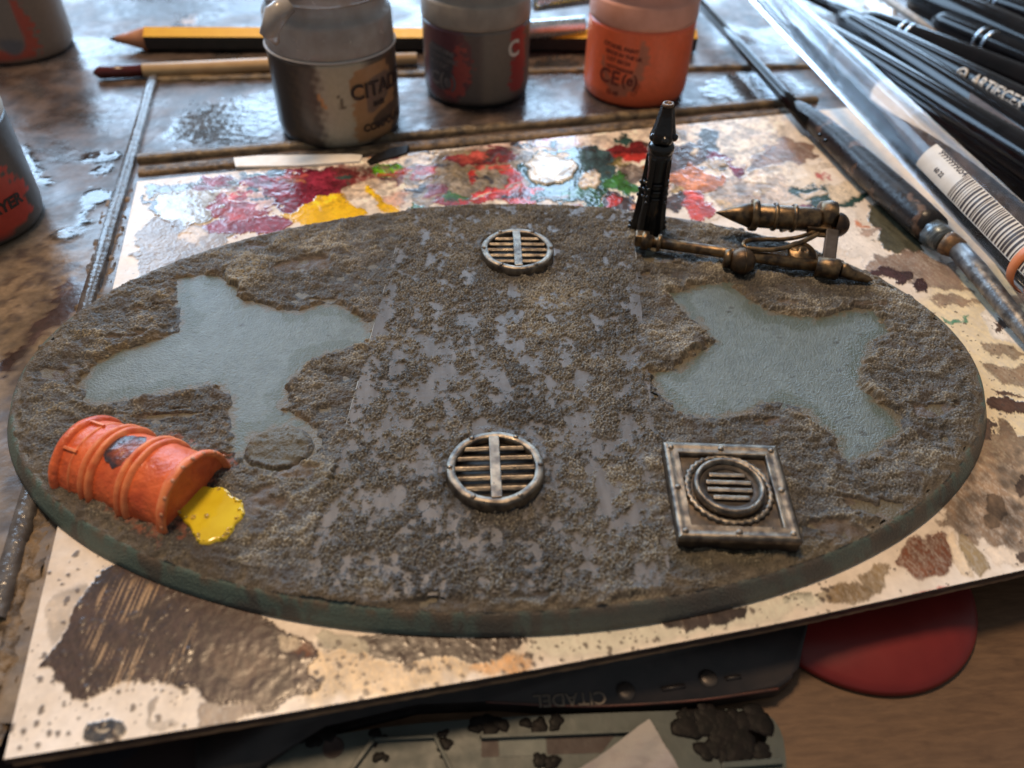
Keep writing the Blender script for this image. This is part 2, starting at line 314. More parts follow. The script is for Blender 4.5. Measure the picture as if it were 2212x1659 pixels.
PAL = [
 # back left
 ([(295, 395), (520, 365), (760, 340), (760, 372), (520, 392), (300, 425)], (.74, .62, .53), .35, 0),
 ([(305, 402), (400, 396), (500, 380), (540, 392), (470, 408), (330, 432)], (.16, .19, .22), .16, .01),
 ([(320, 425), (400, 408), (480, 398), (500, 430), (480, 462), (440, 482), (400, 512), (372, 495), (345, 470)], (.42, .44, .46), .10, .03),
 ([(305, 425), (330, 430), (350, 455), (345, 462), (318, 445)], (.07, .065, .07), .2, .01),
 ([(350, 470), (400, 495), (430, 485), (480, 500), (500, 530), (440, 550), (420, 575), (380, 600), (330, 640), (265, 660), (235, 645), (290, 600), (310, 590), (283, 565), (282, 545), (300, 530), (285, 505), (320, 480)], (.235, .19, .165), .28, .015, 1.5, 9),
 ([(395, 500), (430, 492), (455, 505), (420, 530), (395, 520)], (.72, .60, .50), .4, 0),
 ([(440, 485), (520, 470), (620, 462), (640, 485), (560, 510), (500, 512), (450, 502)], (.26, .045, .075), .2, .01),
 ([(480, 400), (600, 392), (600, 450), (520, 462), (470, 440)], (.55, .38, .36), .25, .01, 1.5, 10),
 ([(500, 388), (600, 375), (690, 362), (760, 368), (775, 392), (745, 415), (700, 452), (650, 472), (615, 462), (585, 440), (560, 405)], (.20, .018, .035), .18, .012),
 ([(440, 460), (480, 430), (560, 440), (590, 460), (540, 480), (470, 482)], (.33, .09, .12), .2, .01, 1.5, 9),
 ([(700, 365), (850, 350), (880, 375), (870, 400), (800, 398), (740, 395)], (.13, .02, .02), .3, .006),
 ([(735, 398), (780, 388), (830, 396), (800, 425), (760, 435), (730, 420)], (.60, .45, .33), .4, .004),
 ([(800, 425), (880, 410), (880, 450), (830, 460)], (.52, .30, .22), .4, .004),
 ([(590, 462), (640, 458), (680, 438), (700, 422), (735, 418), (755, 432), (785, 455), (800, 470), (740, 486), (700, 500), (660, 492), (650, 478), (610, 472)], YEL, .25, .02, 1.2, 4),
 ([(786, 403), (806, 404), (820, 418), (830, 440), (868, 453), (862, 470), (830, 460), (812, 445), (800, 420)], YEL, .25, .02, 1.2, 3),
 ([(803, 358), (828, 353), (874, 358), (878, 374), (840, 388), (805, 380)], (.10, .32, .012), .18, .03, 1.2, 2),
 ([(880, 330), (1120, 308), (1160, 330), (1150, 440), (1075, 445), (880, 448)], OLV, .3, .004, 1.5, 12),
 ([(895, 358), (934, 352), (948, 372), (925, 392), (898, 388)], (.30, .03, .035), .3, .006),
 ([(940, 345), (1060, 325), (1120, 330), (1090, 352), (1000, 358)], (.20, .03, .03), .25, .006),
 ([(1040, 300), (1140, 292), (1150, 310), (1060, 325), (1000, 330)], (.55, .36, .28), .35, .004),
 ([(1005, 366), (1035, 370), (1028, 392), (1012, 396)], RED, .25, .006),
 ([(1077, 372), (1119, 368), (1140, 392), (1090, 398)], RED, .25, .008),
 ([(1010, 412), (1080, 402), (1160, 405), (1170, 438), (1090, 448), (1020, 440)], RED, .22, .01, 1.5, 8),
 ([(940, 425), (1010, 420), (1020, 446), (930, 450)], (.33, .03, .03), .25, .006),
 ([(1119, 358), (1160, 340), (1230, 315), (1320, 320), (1350, 345), (1320, 400), (1310, 440), (1170, 442), (1150, 410)], (.035, .085, .10), .10, .006, 1.5, 10),
 ([(1135, 300), (1240, 290), (1260, 310), (1170, 330)], (.55, .40, .42), .2, .006),
 ([(1230, 400), (1310, 405), (1320, 430), (1220, 432)], (.03, .12, .05), .15, .006),
 ([(1143, 349), (1162, 339), (1219, 335), (1246, 358), (1241, 378), (1219, 392), (1182, 401), (1154, 397), (1142, 372)], WHITE, .22, .05, 1.2, 4),
 ([(1253, 376), (1300, 369), (1296, 390), (1276, 413), (1244, 409)], (.76, .62, .48), .3, .03, 1.2, 3),
 ([(1240, 288), (1330, 272), (1490, 258), (1492, 276), (1400, 300), (1320, 316), (1250, 310)], (.72, .58, .46), .35, .004),
 ([(1300, 330), (1328, 314), (1364, 303), (1400, 309), (1410, 330), (1350, 340)], (.17, .018, .022), .22, .008),
 ([(1306, 338), (1345, 332), (1400, 330), (1395, 348), (1330, 352)], (.42, .035, .03), .22, .008),
 ([(1305, 352), (1370, 350), (1360, 366), (1310, 364)], (.20, .15, .03), .3, .004),
 ([(1300, 384), (1340, 372), (1370, 392), (1390, 420), (1330, 418), (1290, 400)], (.035, .16, .03), .18, .01),
 ([(1330, 362), (1400, 356), (1390, 394), (1350, 394)], (.13, .095, .075), .3, .006),
 ([(1265, 272), (1310, 270), (1320, 282), (1280, 284)], (.10, .22, .05), .3, .004),
 ([(1315, 418), (1375, 420), (1400, 455), (1330, 462), (1300, 440)], (.055, .038, .036), .2, .006),
 ([(1315, 440), (1340, 424), (1345, 446), (1325, 452)], RED, .2, .008),
 ([(1365, 440), (1395, 434), (1400, 452), (1372, 452)], ORG, .3, .006),
 ([(1454, 318), (1510, 300), (1560, 330), (1500, 365), (1454, 400), (1430, 360)], (.085, .055, .048), .22, .008),
 ([(1470, 352), (1505, 360), (1562, 385), (1560, 405), (1520, 425), (1454, 418), (1440, 395)], ORG, .25, .012, 1.5, 8),
 ([(1440, 402), (1480, 405), (1485, 416), (1445, 418)], (.50, .33, .05), .3, .006),
 ([(1437, 414), (1476, 417), (1500, 442), (1490, 460), (1437, 452)], (.07, .045, .04), .2, .006),
 ([(1470, 418), (1505, 412), (1530, 430), (1545, 465), (1500, 478), (1480, 455)], (.55, .06, .035), .25, .01),
 ([(1482, 325), (1510, 322), (1515, 338), (1490, 342)], (.78, .60, .35), .3, .01),
 ([(1499, 282), (1560, 278), (1600, 320), (1560, 340), (1520, 320)], (.10, .13, .17), .18, .006),
 ([(1540, 320), (1590, 350), (1620, 388), (1600, 392), (1570, 362), (1525, 340)], (.22, .03, .07), .2, .008, 1.5, 9),
 ([(1521, 345), (1560, 342), (1580, 358), (1540, 364)], (.62, .56, .52), .2, .02),
 ([(1543, 272), (1600, 262), (1665, 252), (1710, 290), (1690, 305), (1640, 330), (1600, 362), (1575, 350), (1552, 322)], (.76, .66, .55), .4, .006),
 ([(1685, 297), (1747, 306), (1765, 325), (1745, 345), (1705, 372), (1640, 372), (1598, 361), (1657, 328)], (.20, .115, .085), .3, .008),
 ([(1550, 395), (1620, 372), (1700, 372), (1730, 420), (1720, 470), (1640, 480), (1560, 462), (1540, 430)], (.36, .27, .20), .35, .006),
 ([(1540, 430), (1580, 428), (1600, 462), (1560, 475)], (.50, .34, .15), .35, .004),
 ([(1595, 372), (1680, 352), (1750, 350), (1790, 378), (1772, 405), (1690, 410), (1640, 395)], (.78, .66, .52), .35, .012),
 ([(1760, 372), (1800, 380), (1780, 396)], (.45, .05, .06), .3, .008),
 ([(1690, 410), (1760, 400), (1830, 408), (1880, 420), (1845, 452), (1760, 455), (1712, 445)], (.028, .06, .05), .22, .004),
 ([(1712, 440), (1740, 436), (1752, 458), (1720, 462)], (.22, .03, .08), .3, .004),
 ([(1785, 400), (1845, 390), (1866, 412), (1836, 432), (1800, 434), (1786, 420)], (.76, .62, .46), .35, .012),
 ([(1730, 414), (1770, 408), (1790, 420), (1760, 432), (1728, 428)], (.76, .62, .48), .35, .012),
 ([(1660, 380), (1700, 376), (1712, 450), (1690, 470), (1668, 430)], (.62, .49, .38), .35, .006),
 # right of the base
 ([(1960, 600), (2212, 560), (2300, 900), (2240, 1000), (2050, 1000)], (.68, .56, .36), .38, 0, 12, 4),
 ([(1803, 458), (1845, 455), (1880, 492), (1905, 524), (1935, 560), (1870, 575), (1805, 545), (1780, 500)], (.76, .68, .60), .4, .006, 1.5, 9),
 ([(1873, 449), (1905, 440), (1960, 482), (2000, 525), (1998, 548), (1930, 546), (1888, 512)], (.075, .07, .045), .3, .02, 1.5, 5),
 ([(1840, 470), (1870, 478), (1872, 490), (1850, 488)], (.62, .22, .10), .3, .01),
 ([(1850, 490), (1890, 494), (1900, 512), (1862, 508)], (.40, .28, .22), .4, .004),
 ([(1930, 548), (2000, 540), (2060, 575), (2110, 620), (2090, 632), (2020, 625), (1960, 612), (1900, 580), (1870, 560)], (.20, .135, .10), .35, .01, 1.5, 9),
 ([(1884, 577), (1930, 578), (1960, 590), (1956, 620), (1915, 600)], (.055, .025, .025), .2, .01),
 ([(1970, 604), (1998, 597), (2004, 632), (1986, 642), (1968, 626)], (.045, .018, .018), .15, .012),
 ([(2000, 638), (2055, 640), (2130, 656), (2078, 664), (2020, 652)], (.26, .17, .11), .4, .004),
 ([(2036, 674), (2052, 673), (2095, 688), (2072, 697), (2050, 690)], (.05, .22, .13), .4, .004, 1.5, 10),
 ([(2108, 668), (2170, 680), (2230, 735), (2230, 760), (2130, 715)], (.80, .74, .66), .35, .003),
 ([(2134, 697), (2180, 690), (2212, 705), (2190, 714)], (.10, .065, .05), .4, .004, 1.5, 8),
 ([(2116, 782), (2167, 795), (2230, 788), (2230, 838), (2167, 830), (2125, 806)], (.22, .145, .09), .3, .006),
 ([(2128, 864), (2160, 858), (2230, 866), (2230, 896), (2170, 890), (2132, 878)], (.085, .045, .03), .2, .010),
 ([(2147, 924), (2160, 905), (2185, 914), (2205, 930), (2200, 942), (2150, 940)], (.14, .09, .055), .3, .006),
 ([(2120, 940), (2230, 925), (2290, 1100), (2230, 1220), (2125, 1168), (2041, 1146), (2020, 1120), (2105, 1000)], (.19, .13, .085), .35, .008, 2, 12),
 ([(2180, 960), (2260, 950), (2260, 1100), (2170, 1080), (2160, 1010)], (.30, .22, .15), .35, .008, 4, 14),
 ([(1965, 1165), (2041, 1146), (2050, 1200), (2042, 1236), (1995, 1250), (1960, 1238), (1923, 1233), (1945, 1195)], (.15, .052, .022), .3, .01, 1.5, 9),
 ([(2041, 1162), (2063, 1150), (2111, 1244), (2052, 1244)], (.76, .60, .42), .35, .004),
 ([(2070, 1150), (2095, 1152), (2135, 1200), (2140, 1235), (2110, 1240), (2085, 1200)], (.26, .19, .10), .35, .008),
 ([(2130, 1180), (2200, 1185), (2230, 1215), (2160, 1230)], (.76, .63, .50), .35, .002),
 ([(2190, 1190), (2230, 1180), (2230, 1215), (2195, 1212)], (.12, .08, .06), .35, .006),
 ([(1761, 1290), (1800, 1262), (1860, 1262), (1885, 1282), (1848, 1306), (1789, 1306)], (.22, .15, .075), .32, .010),
 ([(1850, 1245), (1900, 1218), (1922, 1225), (1920, 1262), (1888, 1286), (1860, 1270)], (.25, .18, .10), .32, .008),
 ([(1945, 1290), (1985, 1275), (2010, 1272), (2050, 1262), (2060, 1270), (1990, 1288), (1955, 1297)], (.55, .08, .05), .4, .006, 2, 6),
 ([(2150, 640), (2200, 630), (2230, 660), (2190, 680), (2160, 668)], (.20, .13, .085), .35, .004),
 ([(2110, 730), (2150, 735), (2200, 760), (2230, 775), (2180, 778), (2130, 758)], (.24, .17, .11), .35, .004),
 ([(2145, 838), (2175, 845), (2225, 850), (2220, 858), (2160, 855)], (.12, .07, .05), .3, .006),
 ([(2122, 905), (2140, 900), (2150, 950), (2128, 960)], (.11, .07, .048), .3, .006),
 ([(2190, 1020), (2230, 1010), (2230, 1060), (2205, 1070)], (.10, .065, .045), .3, .006),
 ([(2120, 1090), (2150, 1060), (2170, 1110), (2150, 1150), (2120, 1130)], (.12, .08, .05), .3, .006),
 # front
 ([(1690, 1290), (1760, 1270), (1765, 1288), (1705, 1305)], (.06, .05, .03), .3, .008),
 ([(1120, 1365), (1700, 1290), (1780, 1270), (1780, 1320), (1160, 1440)], (.62, .60, .50), .38, 0, 8, 6),
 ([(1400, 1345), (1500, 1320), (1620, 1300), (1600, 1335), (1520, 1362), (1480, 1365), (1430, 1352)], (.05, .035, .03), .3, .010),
 ([(680, 1400), (780, 1380), (1130, 1420), (1130, 1445), (900, 1490), (690, 1530), (640, 1500)], (.58, .42, .25), .38, .002, 8, 12),
 ([(1010, 1438), (1080, 1425), (1140, 1415), (1150, 1445), (1080, 1458), (1010, 1462)], (.60, .32, .13), .38, .002, 4, 8),
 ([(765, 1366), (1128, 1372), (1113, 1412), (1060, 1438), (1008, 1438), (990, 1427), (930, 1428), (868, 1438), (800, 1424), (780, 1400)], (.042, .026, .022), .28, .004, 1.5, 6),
 ([(690, 1362), (760, 1368), (800, 1390), (790, 1418), (740, 1405), (690, 1400)], (.38, .35, .27), .4, .003),
 ([(215, 1222), (193, 1250), (157, 1334), (131, 1380), (85, 1432), (84, 1450), (110, 1438), (125, 1448), (132, 1480), (165, 1511), (238, 1491), (302, 1474), (356, 1469), (378, 1486), (420, 1483), (431, 1514), (526, 1516), (531, 1552), (590, 1535), (625, 1494), (688, 1500), (698, 1478), (679, 1455), (693, 1435), (695, 1396), (640, 1375), (600, 1350), (500, 1290), (300, 1210)], (.060, .036, .028), .26, .012, 1.5, 5),
 ([(430, 1405), (520, 1400), (620, 1420), (600, 1470), (500, 1475), (420, 1440)], (.085, .048, .03), .3, .004, 10, 14),
 ([(590, 1370), (690, 1390), (690, 1430), (640, 1420)], (.13, .045, .018), .25, .004, 6, 8),
 ([(430, 1516), (480, 1512), (526, 1520), (580, 1530), (531, 1556), (440, 1574), (425, 1545)], (.25, .185, .135), .4, .004),
 ([(120, 1275), (190, 1255), (165, 1320), (140, 1360), (118, 1385), (100, 1400), (108, 1330)], (.44, .36, .28), .4, .002, 4, 6),
 ([(600, 1365), (650, 1375), (650, 1402), (615, 1410), (598, 1390)], (.42, .33, .22), .4, .004),
 ([(177, 1582), (190, 1563), (230, 1552), (262, 1556), (275, 1572), (268, 1592), (230, 1604), (195, 1612), (180, 1600)], (.022, .026, .036), .3, .012, 1.2, 2),
 ([(209, 1584), (220, 1578), (236, 1575), (237, 1579), (222, 1585)], (.75, .60, .42), .4, .004, 1.0, 1),
 ([(320, 1520), (345, 1500), (352, 1505), (330, 1540), (322, 1560), (312, 1555)], (.30, .24, .19), .4, .004),
 ([(300, 1560), (360, 1555), (400, 1572), (330, 1582)], (.50, .42, .34), .4, .002),
]

def build_palette():
    nu, nv = 1000, 640
    fr = np.array([W(q, 0)[:2] for q in [(8, 1640), (531, 1555), (1150, 1447), (1681, 1347), (2212, 1231), (2560, 1150)]])
    BL = W((297, 392), 0)[:2]; BR = W((1660, 250), 0)[:2]; BR = BL+(BR-BL)*1.22
    s = np.r_[0, np.cumsum(np.hypot(*np.diff(fr, axis=0).T))]; s /= s[-1]
    u = np.linspace(0, 1, nu); v = np.linspace(0, 1, nv)
    fx = np.interp(u, s, fr[:, 0]); fy = np.interp(u, s, fr[:, 1])
    k = np.exp(-np.linspace(-2, 2, 61)**2); k /= k.sum()
    pad = lambda a: np.r_[a[0]-(a[1]-a[0])*np.arange(30, 0, -1), a, a[-1]+(a[-1]-a[-2])*np.arange(1, 31)]
    fx = np.convolve(pad(fx), k, 'valid'); fy = np.convolve(pad(fy), k, 'valid')
    bx = BL[0]+(BR[0]-BL[0])*u; by = BL[1]+(BR[1]-BL[1])*u
    X = fx[None]*(1-v[:, None])+bx[None]*v[:, None]; Y = fy[None]*(1-v[:, None])+by[None]*v[:, None]
    P = np.stack([X.ravel(), Y.ravel(), np.zeros(nu*nv)], -1); D = PJ(P)
    st = .025
    w1 = (fnoise(nu, nv, st, .22, 1.6, 1.6, 11)+.10*fnoise(nu, nv, st, .07, .3, 1, 14)).ravel(); w2 = (fnoise(nu, nv, st, .22, 1.6, 1.6, 12)+.10*fnoise(nu, nv, st, .07, .3, 1, 15)).ravel()
    warp = np.stack([w1, w2*.7], -1)
    cols = np.tile(np.array(CREAM), (nu*nv, 1)).astype(float)
    m = smst(700, 1500, D[:, 0])*smst(1200, 1300, D[:, 1]); tint = fnoise(nu, nv, st, .3, 4, 1.5, 13).ravel()
    cols *= (1+.05*tint[:, None]*np.array([1, 1.2, 1.5]))
    rough = .38+.05*tint; h = np.zeros(nu*nv)
    global FN
    FN = (.7*fnoise(nu, nv, st, .06, .7, .9, 19, sx=.6, sy=2.4, ang=.5)+.6*fnoise(nu, nv, st, .05, .25, .3, 20)).ravel()
    rq = np.random.default_rng(12); extra = []
    PC = [MAR, MAR, RED, OLV, TEAL, TEAL, BRN, BRN, DKB, DKB, TAUPE, GRN, (.70, .56, .45), (.45, .32, .27), (.08, .10, .13), (.50, .09, .07), ORG, (.30, .06, .09), (.76, .66, .54)]
    for _ in range(230):
        x_, y_ = rq.uniform(440, 1790), rq.uniform(285, 470); a_, b_ = rq.uniform(10, 38), rq.uniform(3, 10)
        if 1130 < x_ < 1310 and 325 < y_ < 420: continue
        if 590 < x_ < 870 and y_ > 395: continue
        an = rq.uniform(-.25, .25); th = np.linspace(0, 2*pi, 9)[:-1]; q_ = 1+.35*rq.standard_normal(8)*.6
        extra.append(([(x_+a_*q_[k]*cos(th[k])*cos(an)-b_*q_[k]*sin(th[k])*sin(an), y_+a_*q_[k]*cos(th[k])*sin(an)+b_*q_[k]*sin(th[k])) for k in range(8)], PC[rq.integers(len(PC))] if x_ < 1540 or rq.random() < .35 else (.74, .64, .54), rq.uniform(.14, .34), .006, 1.8, 5))
    k0 = [i for i, it in enumerate(PAL) if it[0][0] == (1143, 349)][0]
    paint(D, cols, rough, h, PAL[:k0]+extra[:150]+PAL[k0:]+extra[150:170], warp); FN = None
    # brushed streaks through the big dark patch
    sn = fnoise(nu, nv, st, .040, .6, .25, 17, sx=1.0, sy=22, ang=-.30).ravel()
    zone = (1-smst(-12, 25, inpoly(D, [(215, 1255), (345, 1265), (330, 1400), (300, 1480), (225, 1480), (205, 1430), (190, 1400)])))
    zone2 = (1-smst(-10, 14, inpoly(D, [(385, 1350), (440, 1345), (440, 1400), (390, 1475), (350, 1470)])))
    zm = smst(-.6, .6, w2); k1 = smst(-.1, 1.3, sn)*zone*zm; k1 = np.maximum(k1, smst(.7, 1.6, sn)*zone2*(1-.5*zm))
    cols += (np.array((.45, .30, .17))-cols)*(k1*.8)[:, None]
    # swirled texture in right brown area
    zr = (1-smst(-10, 20, inpoly(D, [(2110, 1000), (2260, 950), (2290, 1200), (2130, 1160), (2040, 1140)])))
    sw = fnoise(nu, nv, st, .16, 1.4, 1.2, 23).ravel(); cols *= (1+zr*.30*np.clip(sw, -1.5, 1.8))[:, None]
    # mottling of wet mixes at the back
    zb = smst(470, 430, D[:, 1])*smst(420, 520, D[:, 0])*smst(1750, 1650, D[:, 0]); mm = fnoise(nu, nv, st, .10, 1.2, 1.2, 29).ravel()
    cols *= (1+zb*.28*np.clip(mm, -1.5, 1.5))[:, None]; h += zb*.0012*mm
    # dark specks splattered over the front and right
    rs = np.random.default_rng(3)
    grid = D.reshape(nv, nu, 2); XY = P[:, :2].reshape(nv, nu, 2)
    spots = []
    for (x0, y0, x1, y1, n, rmin, rmax) in [(20, 1190, 420, 1640, 330, .010, .055), (640, 1380, 1150, 1540, 220, .010, .05), (1120, 1250, 1800, 1440, 360, .007, .045),
                                            (1960, 640, 2212, 930, 240, .006, .035), (1900, 1150, 2212, 1280, 50, .008, .03), (240, 560, 300, 700, 14, .01, .03), (1820, 460, 1920, 560, 30, .008, .02)]:
        for _ in range(n):
            spots.append((W((rs.uniform(x0, x1), rs.uniform(y0, y1)), 0)[:2], rmin+(rmax-rmin)*rs.random()**3.0))
    C3 = cols.reshape(nv, nu, 3); H2 = h.reshape(nv, nu)
    for c, r in spots:
        # locate by v then u
        d = np.abs(XY[::20, ::20]-c).sum(-1); i, j = np.unravel_index(d.argmin(), d.shape); i *= 20; j *= 20
        a, b, e, f = max(i-26, 0), i+26, max(j-26, 0), j+26
        q = XY[a:b, e:f]-c; an = np.arctan2(q[..., 1], q[..., 0]); dd = np.hypot(q[..., 0], q[..., 1])/(r*(1+.18*np.sin(an*2+r*90)+.1*np.sin(an*3+r*300)))
        m = (1-smst(.75, 1.15, dd))[..., None]*.85
        C3[a:b, e:f] += (np.array((.075, .052, .04))-C3[a:b, e:f])*m; H2[a:b, e:f] += .004*m[..., 0]
    cols = np.clip(C3.reshape(-1, 3), .004, .9)
    h += .0009*fnoise(nu, nv, st, .12, 1.0, 1.3, 31).ravel()
    P[:, 2] = h
    # quads, leaving out what lies hidden under the oval base
    idx = np.arange(nu*nv).reshape(nv, nu)
    q = np.stack([idx[:-1, :-1], idx[:-1, 1:], idx[1:, 1:], idx[1:, :-1]], -1).reshape(-1, 4)
    r = np.hypot(P[:, 0]/8.5, P[:, 1]/5.25); q = q[(r[q] > .90).any(1)]
    used = np.unique(q); rm = -np.ones(nu*nv, int); rm[used] = np.arange(len(used))
    t = thing('paint_palette', 'cream board splattered and smeared with dried paint of many colours, under the oval base', 'palette', (0, 0, -.3))
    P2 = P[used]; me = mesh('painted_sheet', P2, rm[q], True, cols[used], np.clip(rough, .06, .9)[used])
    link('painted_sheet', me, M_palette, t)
    ring = np.concatenate([idx[0, :], idx[1:, -1], idx[-1, -2::-1], idx[-2:0:-1, 0]])[::6]
    def wall(z0, z1, off, mat, name, seed, col=None):
        a = P[ring].copy(); c = a.mean(0); n = len(a); jit = np.random.default_rng(seed).standard_normal(n)*.008
        o = a.copy(); dv = a[:, :2]-c[:2]; dv /= np.linalg.norm(dv, axis=1)[:, None]
        V = []
        for z, k in ((z1, 0), (z1-.02, .008), (z0+.02, .008), (z0, 0)):
            b = o.copy(); b[:, :2] += dv*(off+k)+dv*jit[:, None]*.5; b[:, 2] = z; V.append(b)
        bot = V[-1].copy(); bot[:, :2] = c[:2]+(bot[:, :2]-c[:2])*.5; V.append(bot)
        top0 = V[0].copy(); top0[:, :2] -= dv*.12; V.insert(0, top0)
        V = np.concatenate(V); i = np.arange(n); j = (i+1) % n; F = np.concatenate([np.stack([l*n+i, l*n+j, (l+1)*n+j, (l+1)*n+i], -1) for l in range(5)])
        link(name, mesh(name, V, F), mat, t)
    wall(-.13, -.004, .003, M_edgeb, 'board_edge', 1)
    wall(-.27, -.134, -.03, M_card, 'backing_board', 2)
    return t
build_palette()

# ------------------------------------------------------------------ oval base
ZT = .35
POOL1 = np.array([W(q, ZT)[:2] for q in [(384, 605), (437, 594), (470, 597), (490, 611), (514, 622), (518, 634), (532, 650), (560, 659), (576, 663), (619, 674), (651, 674), (688, 662), (727, 657), (752, 670), (772, 681), (794, 703), (811, 690), (796, 745), (772, 746), (727, 762), (699, 771), (657, 790), (649, 800), (635, 818), (612, 855), (615, 886), (663, 911), (672, 922), (640, 924), (600, 925), (556, 938), (538, 955), (526, 982), (505, 975), (497, 950), (500, 922), (497, 860), (485, 835), (465, 830), (420, 836), (364, 848), (270, 866), (210, 872), (179, 862), (176, 824), (196, 799), (218, 780), (252, 762), (294, 748), (350, 731), (385, 716), (389, 700), (378, 650)]])
POOL2 = np.array([W(q, ZT)[:2] for q in [(1448, 632), (1482, 628), (1515, 614), (1566, 610), (1588, 614), (1608, 636), (1636, 656), (1663, 673), (1719, 681), (1763, 689), (1794, 680), (1845, 668), (1885, 671), (1912, 700), (1925, 717), (1895, 734), (1875, 754), (1861, 796), (1859, 824), (1861, 832), (1887, 858), (1915, 880), (1940, 902), (1945, 930), (1929, 953), (1887, 975), (1845, 997), (1825, 1004), (1814, 975), (1808, 947), (1789, 933), (1772, 919), (1752, 897), (1719, 883), (1677, 872), (1643, 878), (1593, 893), (1540, 905), (1499, 900), (1462, 888), (1440, 863), (1412, 835), (1403, 804), (1430, 800), (1454, 799), (1482, 782), (1510, 762), (1538, 743), (1535, 723), (1518, 706), (1482, 678), (1454, 650)]])
def strip_uv(x, y): return x-.122*y
S0, S1 = -2.57, 2.40

def build_base():
    t = thing('oval_base', 'long oval model base covered in brown grit with two bare grey-green pools', 'model base', (0, 0, 0))
    # plastic slab: polar grid top + rim profile
    nr, na = 230, 720
    rr = np.r_[np.linspace(.02, 1, nr)]; A = np.linspace(0, 2*pi, na, endpoint=False)
    prof = [(1.004, ZT-.006), (1.008, ZT-.018), (1.012, .30), (1.018, .20), (1.024, .10), (1.029, .03), (1.027, .008), (1.018, .0), (.98, .0)]
    V = []
    for r in rr: V.append(np.stack([8.27*r*np.cos(A), 5.02*r*np.sin(A), np.full(na, ZT)], -1))
    for r, z in prof: V.append(np.stack([(8.27+(r-1)*8.0)*np.cos(A), (5.02+(r-1)*8.0)*np.sin(A), np.full(na, z)], -1))
    V = np.concatenate(V); L = nr+len(prof); i = np.arange(na); j = (i+1) % na
    F = np.concatenate([np.stack([l*na+i, l*na+j, (l+1)*na+j, (l+1)*na+i], -1) for l in range(L-1)])
    nx, ny, st = 860, 540, .02
    def samp(a, P): return a[np.clip(((P[:, 1]+5.4)/st).astype(int), 0, ny-1), np.clip(((P[:, 0]+8.6)/st).astype(int), 0, nx-1)]
    n1 = samp(fnoise(nx, ny, st, .08, .8, 1, 41), V); n2 = samp(fnoise(nx, ny, st, .4, 3, 1.5, 42), V); n3 = samp(fnoise(nx, ny, st, .03, .3, .6, 43), V)
    dp = np.minimum(inpoly(V[:, :2], POOL1), inpoly(V[:, :2], POOL2))
    cols = np.tile(np.array((.112, .142, .140)), (len(V), 1)); rough = np.full(len(V), .36)
    cols *= (1+.03*n2)[:, None]
    hw = np.clip(.20+.13*n2+.05*n1, .03, .6); halo = smst(-hw-.05, -hw+.04, dp)*(.85+.15*np.clip(n3, -1, 1))
    cols *= (1+.07*n1+.04*n3)[:, None]; cols += (np.array((.056, .072, .048))-cols)*np.clip(halo, 0, 1)[:, None]*.78; cols += (np.array((.11, .088, .055))-cols)*(smst(-.10, .0, dp+.05*n1)*.85)[:, None]
    rq = np.random.default_rng(77)
    for _ in range(90):
        c_ = W((rq.uniform(1420, 1930), rq.uniform(630, 990)) if _ < 60 else (rq.uniform(200, 760), rq.uniform(620, 950)), ZT)[:2]; r_ = .012+.03*rq.random()**2
        m_ = (1-smst(.6, 1.3, np.hypot((V[:, 0]-c_[0])/(1.5*r_), (V[:, 1]-c_[1])/r_))); cols += (np.array((.035, .034, .028))-cols)*(m_*.8)[:, None]
    side = V[:, 2] < ZT-.003; ang = np.arctan2(V[:, 1]/5, V[:, 0]/8.3)
    sc = np.array((.092, .135, .118)); cols[side] = sc
    sm = smst(.1, .9, n2+.5*n1)[side]; cols[side] += (np.array((.07, .062, .055))-cols[side])*(sm*.8)[:, None]
    warm = smst(-.6, 1.4, n1)[side]*smst(.16, .34, V[side, 2]); cols[side] += (np.array((.135, .10, .07))-cols[side])*(warm*.9)[:, None]
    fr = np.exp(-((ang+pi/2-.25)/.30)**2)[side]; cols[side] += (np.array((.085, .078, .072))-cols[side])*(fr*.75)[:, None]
    rough[side] = .40
    link('plastic_slab', mesh('plastic_slab', V, F, True, cols, rough), M_base, t)
    # flat card strip across the middle
    ys = np.linspace(-4.80, 4.93, 120); out = []
    for y in ys:
        xe = 8.2*math.sqrt(max(0, 1-(y/4.98)**2)); out.append((max(S0+.122*y, -xe), min(S1+.122*y, xe), y))
    bm = bmesh.new(); up = []; lo = []
    for a, b, y in out:
        ja = .006*sin(y*9)+.004*sin(y*23)
        up.append([bm.verts.new((a+ja, y, ZT+.055)), bm.verts.new((b-ja, y, ZT+.055))]); lo.append([bm.verts.new((a+ja, y, ZT-.01)), bm.verts.new((b-ja, y, ZT-.01))])
    for k in range(len(out)-1):
        bm.faces.new((up[k][0], up[k][1], up[k+1][1], up[k+1][0])); bm.faces.new((lo[k][0], up[k][0], up[k+1][0], lo[k+1][0])); bm.faces.new((up[k][1], lo[k][1], lo[k+1][1], up[k+1][1]))
    bm.faces.new((lo[0][0], lo[0][1], up[0][1], up[0][0])); bm.faces.new((up[-1][0], up[-1][1], lo[-1][1], lo[-1][0]))
    link('card_strip', finish(bm, 'card_strip', 0), M_strip, t)
    for sx_, nm in ((S0, 0), (S1, 1)):           # pale cut edges of the card
        for y0, y1 in ((.05, .95), (-1.75, -.6), (2.7, 4.0), (1.7, 2.2)) if nm == 0 else ((2.8, 3.5),):
            pts = [(sx_+.122*y+(-.004 if nm == 0 else .004), y, ZT+.056) for y in np.linspace(y0, y1, 8)]
            tube('card_edge', pts, .006, M_edge, t, seg=6)
    # mud: one dense height field
    st = .0165; x0, y0 = -8.42, -5.16; nx, ny = int(16.84/st), int(10.32/st)
    gx = x0+np.arange(nx)*st; gy = y0+np.arange(ny)*st; X, Y = np.meshgrid(gx, gy)
    f = lambda *a, **k: fnoise(nx, ny, st, *a, **k)
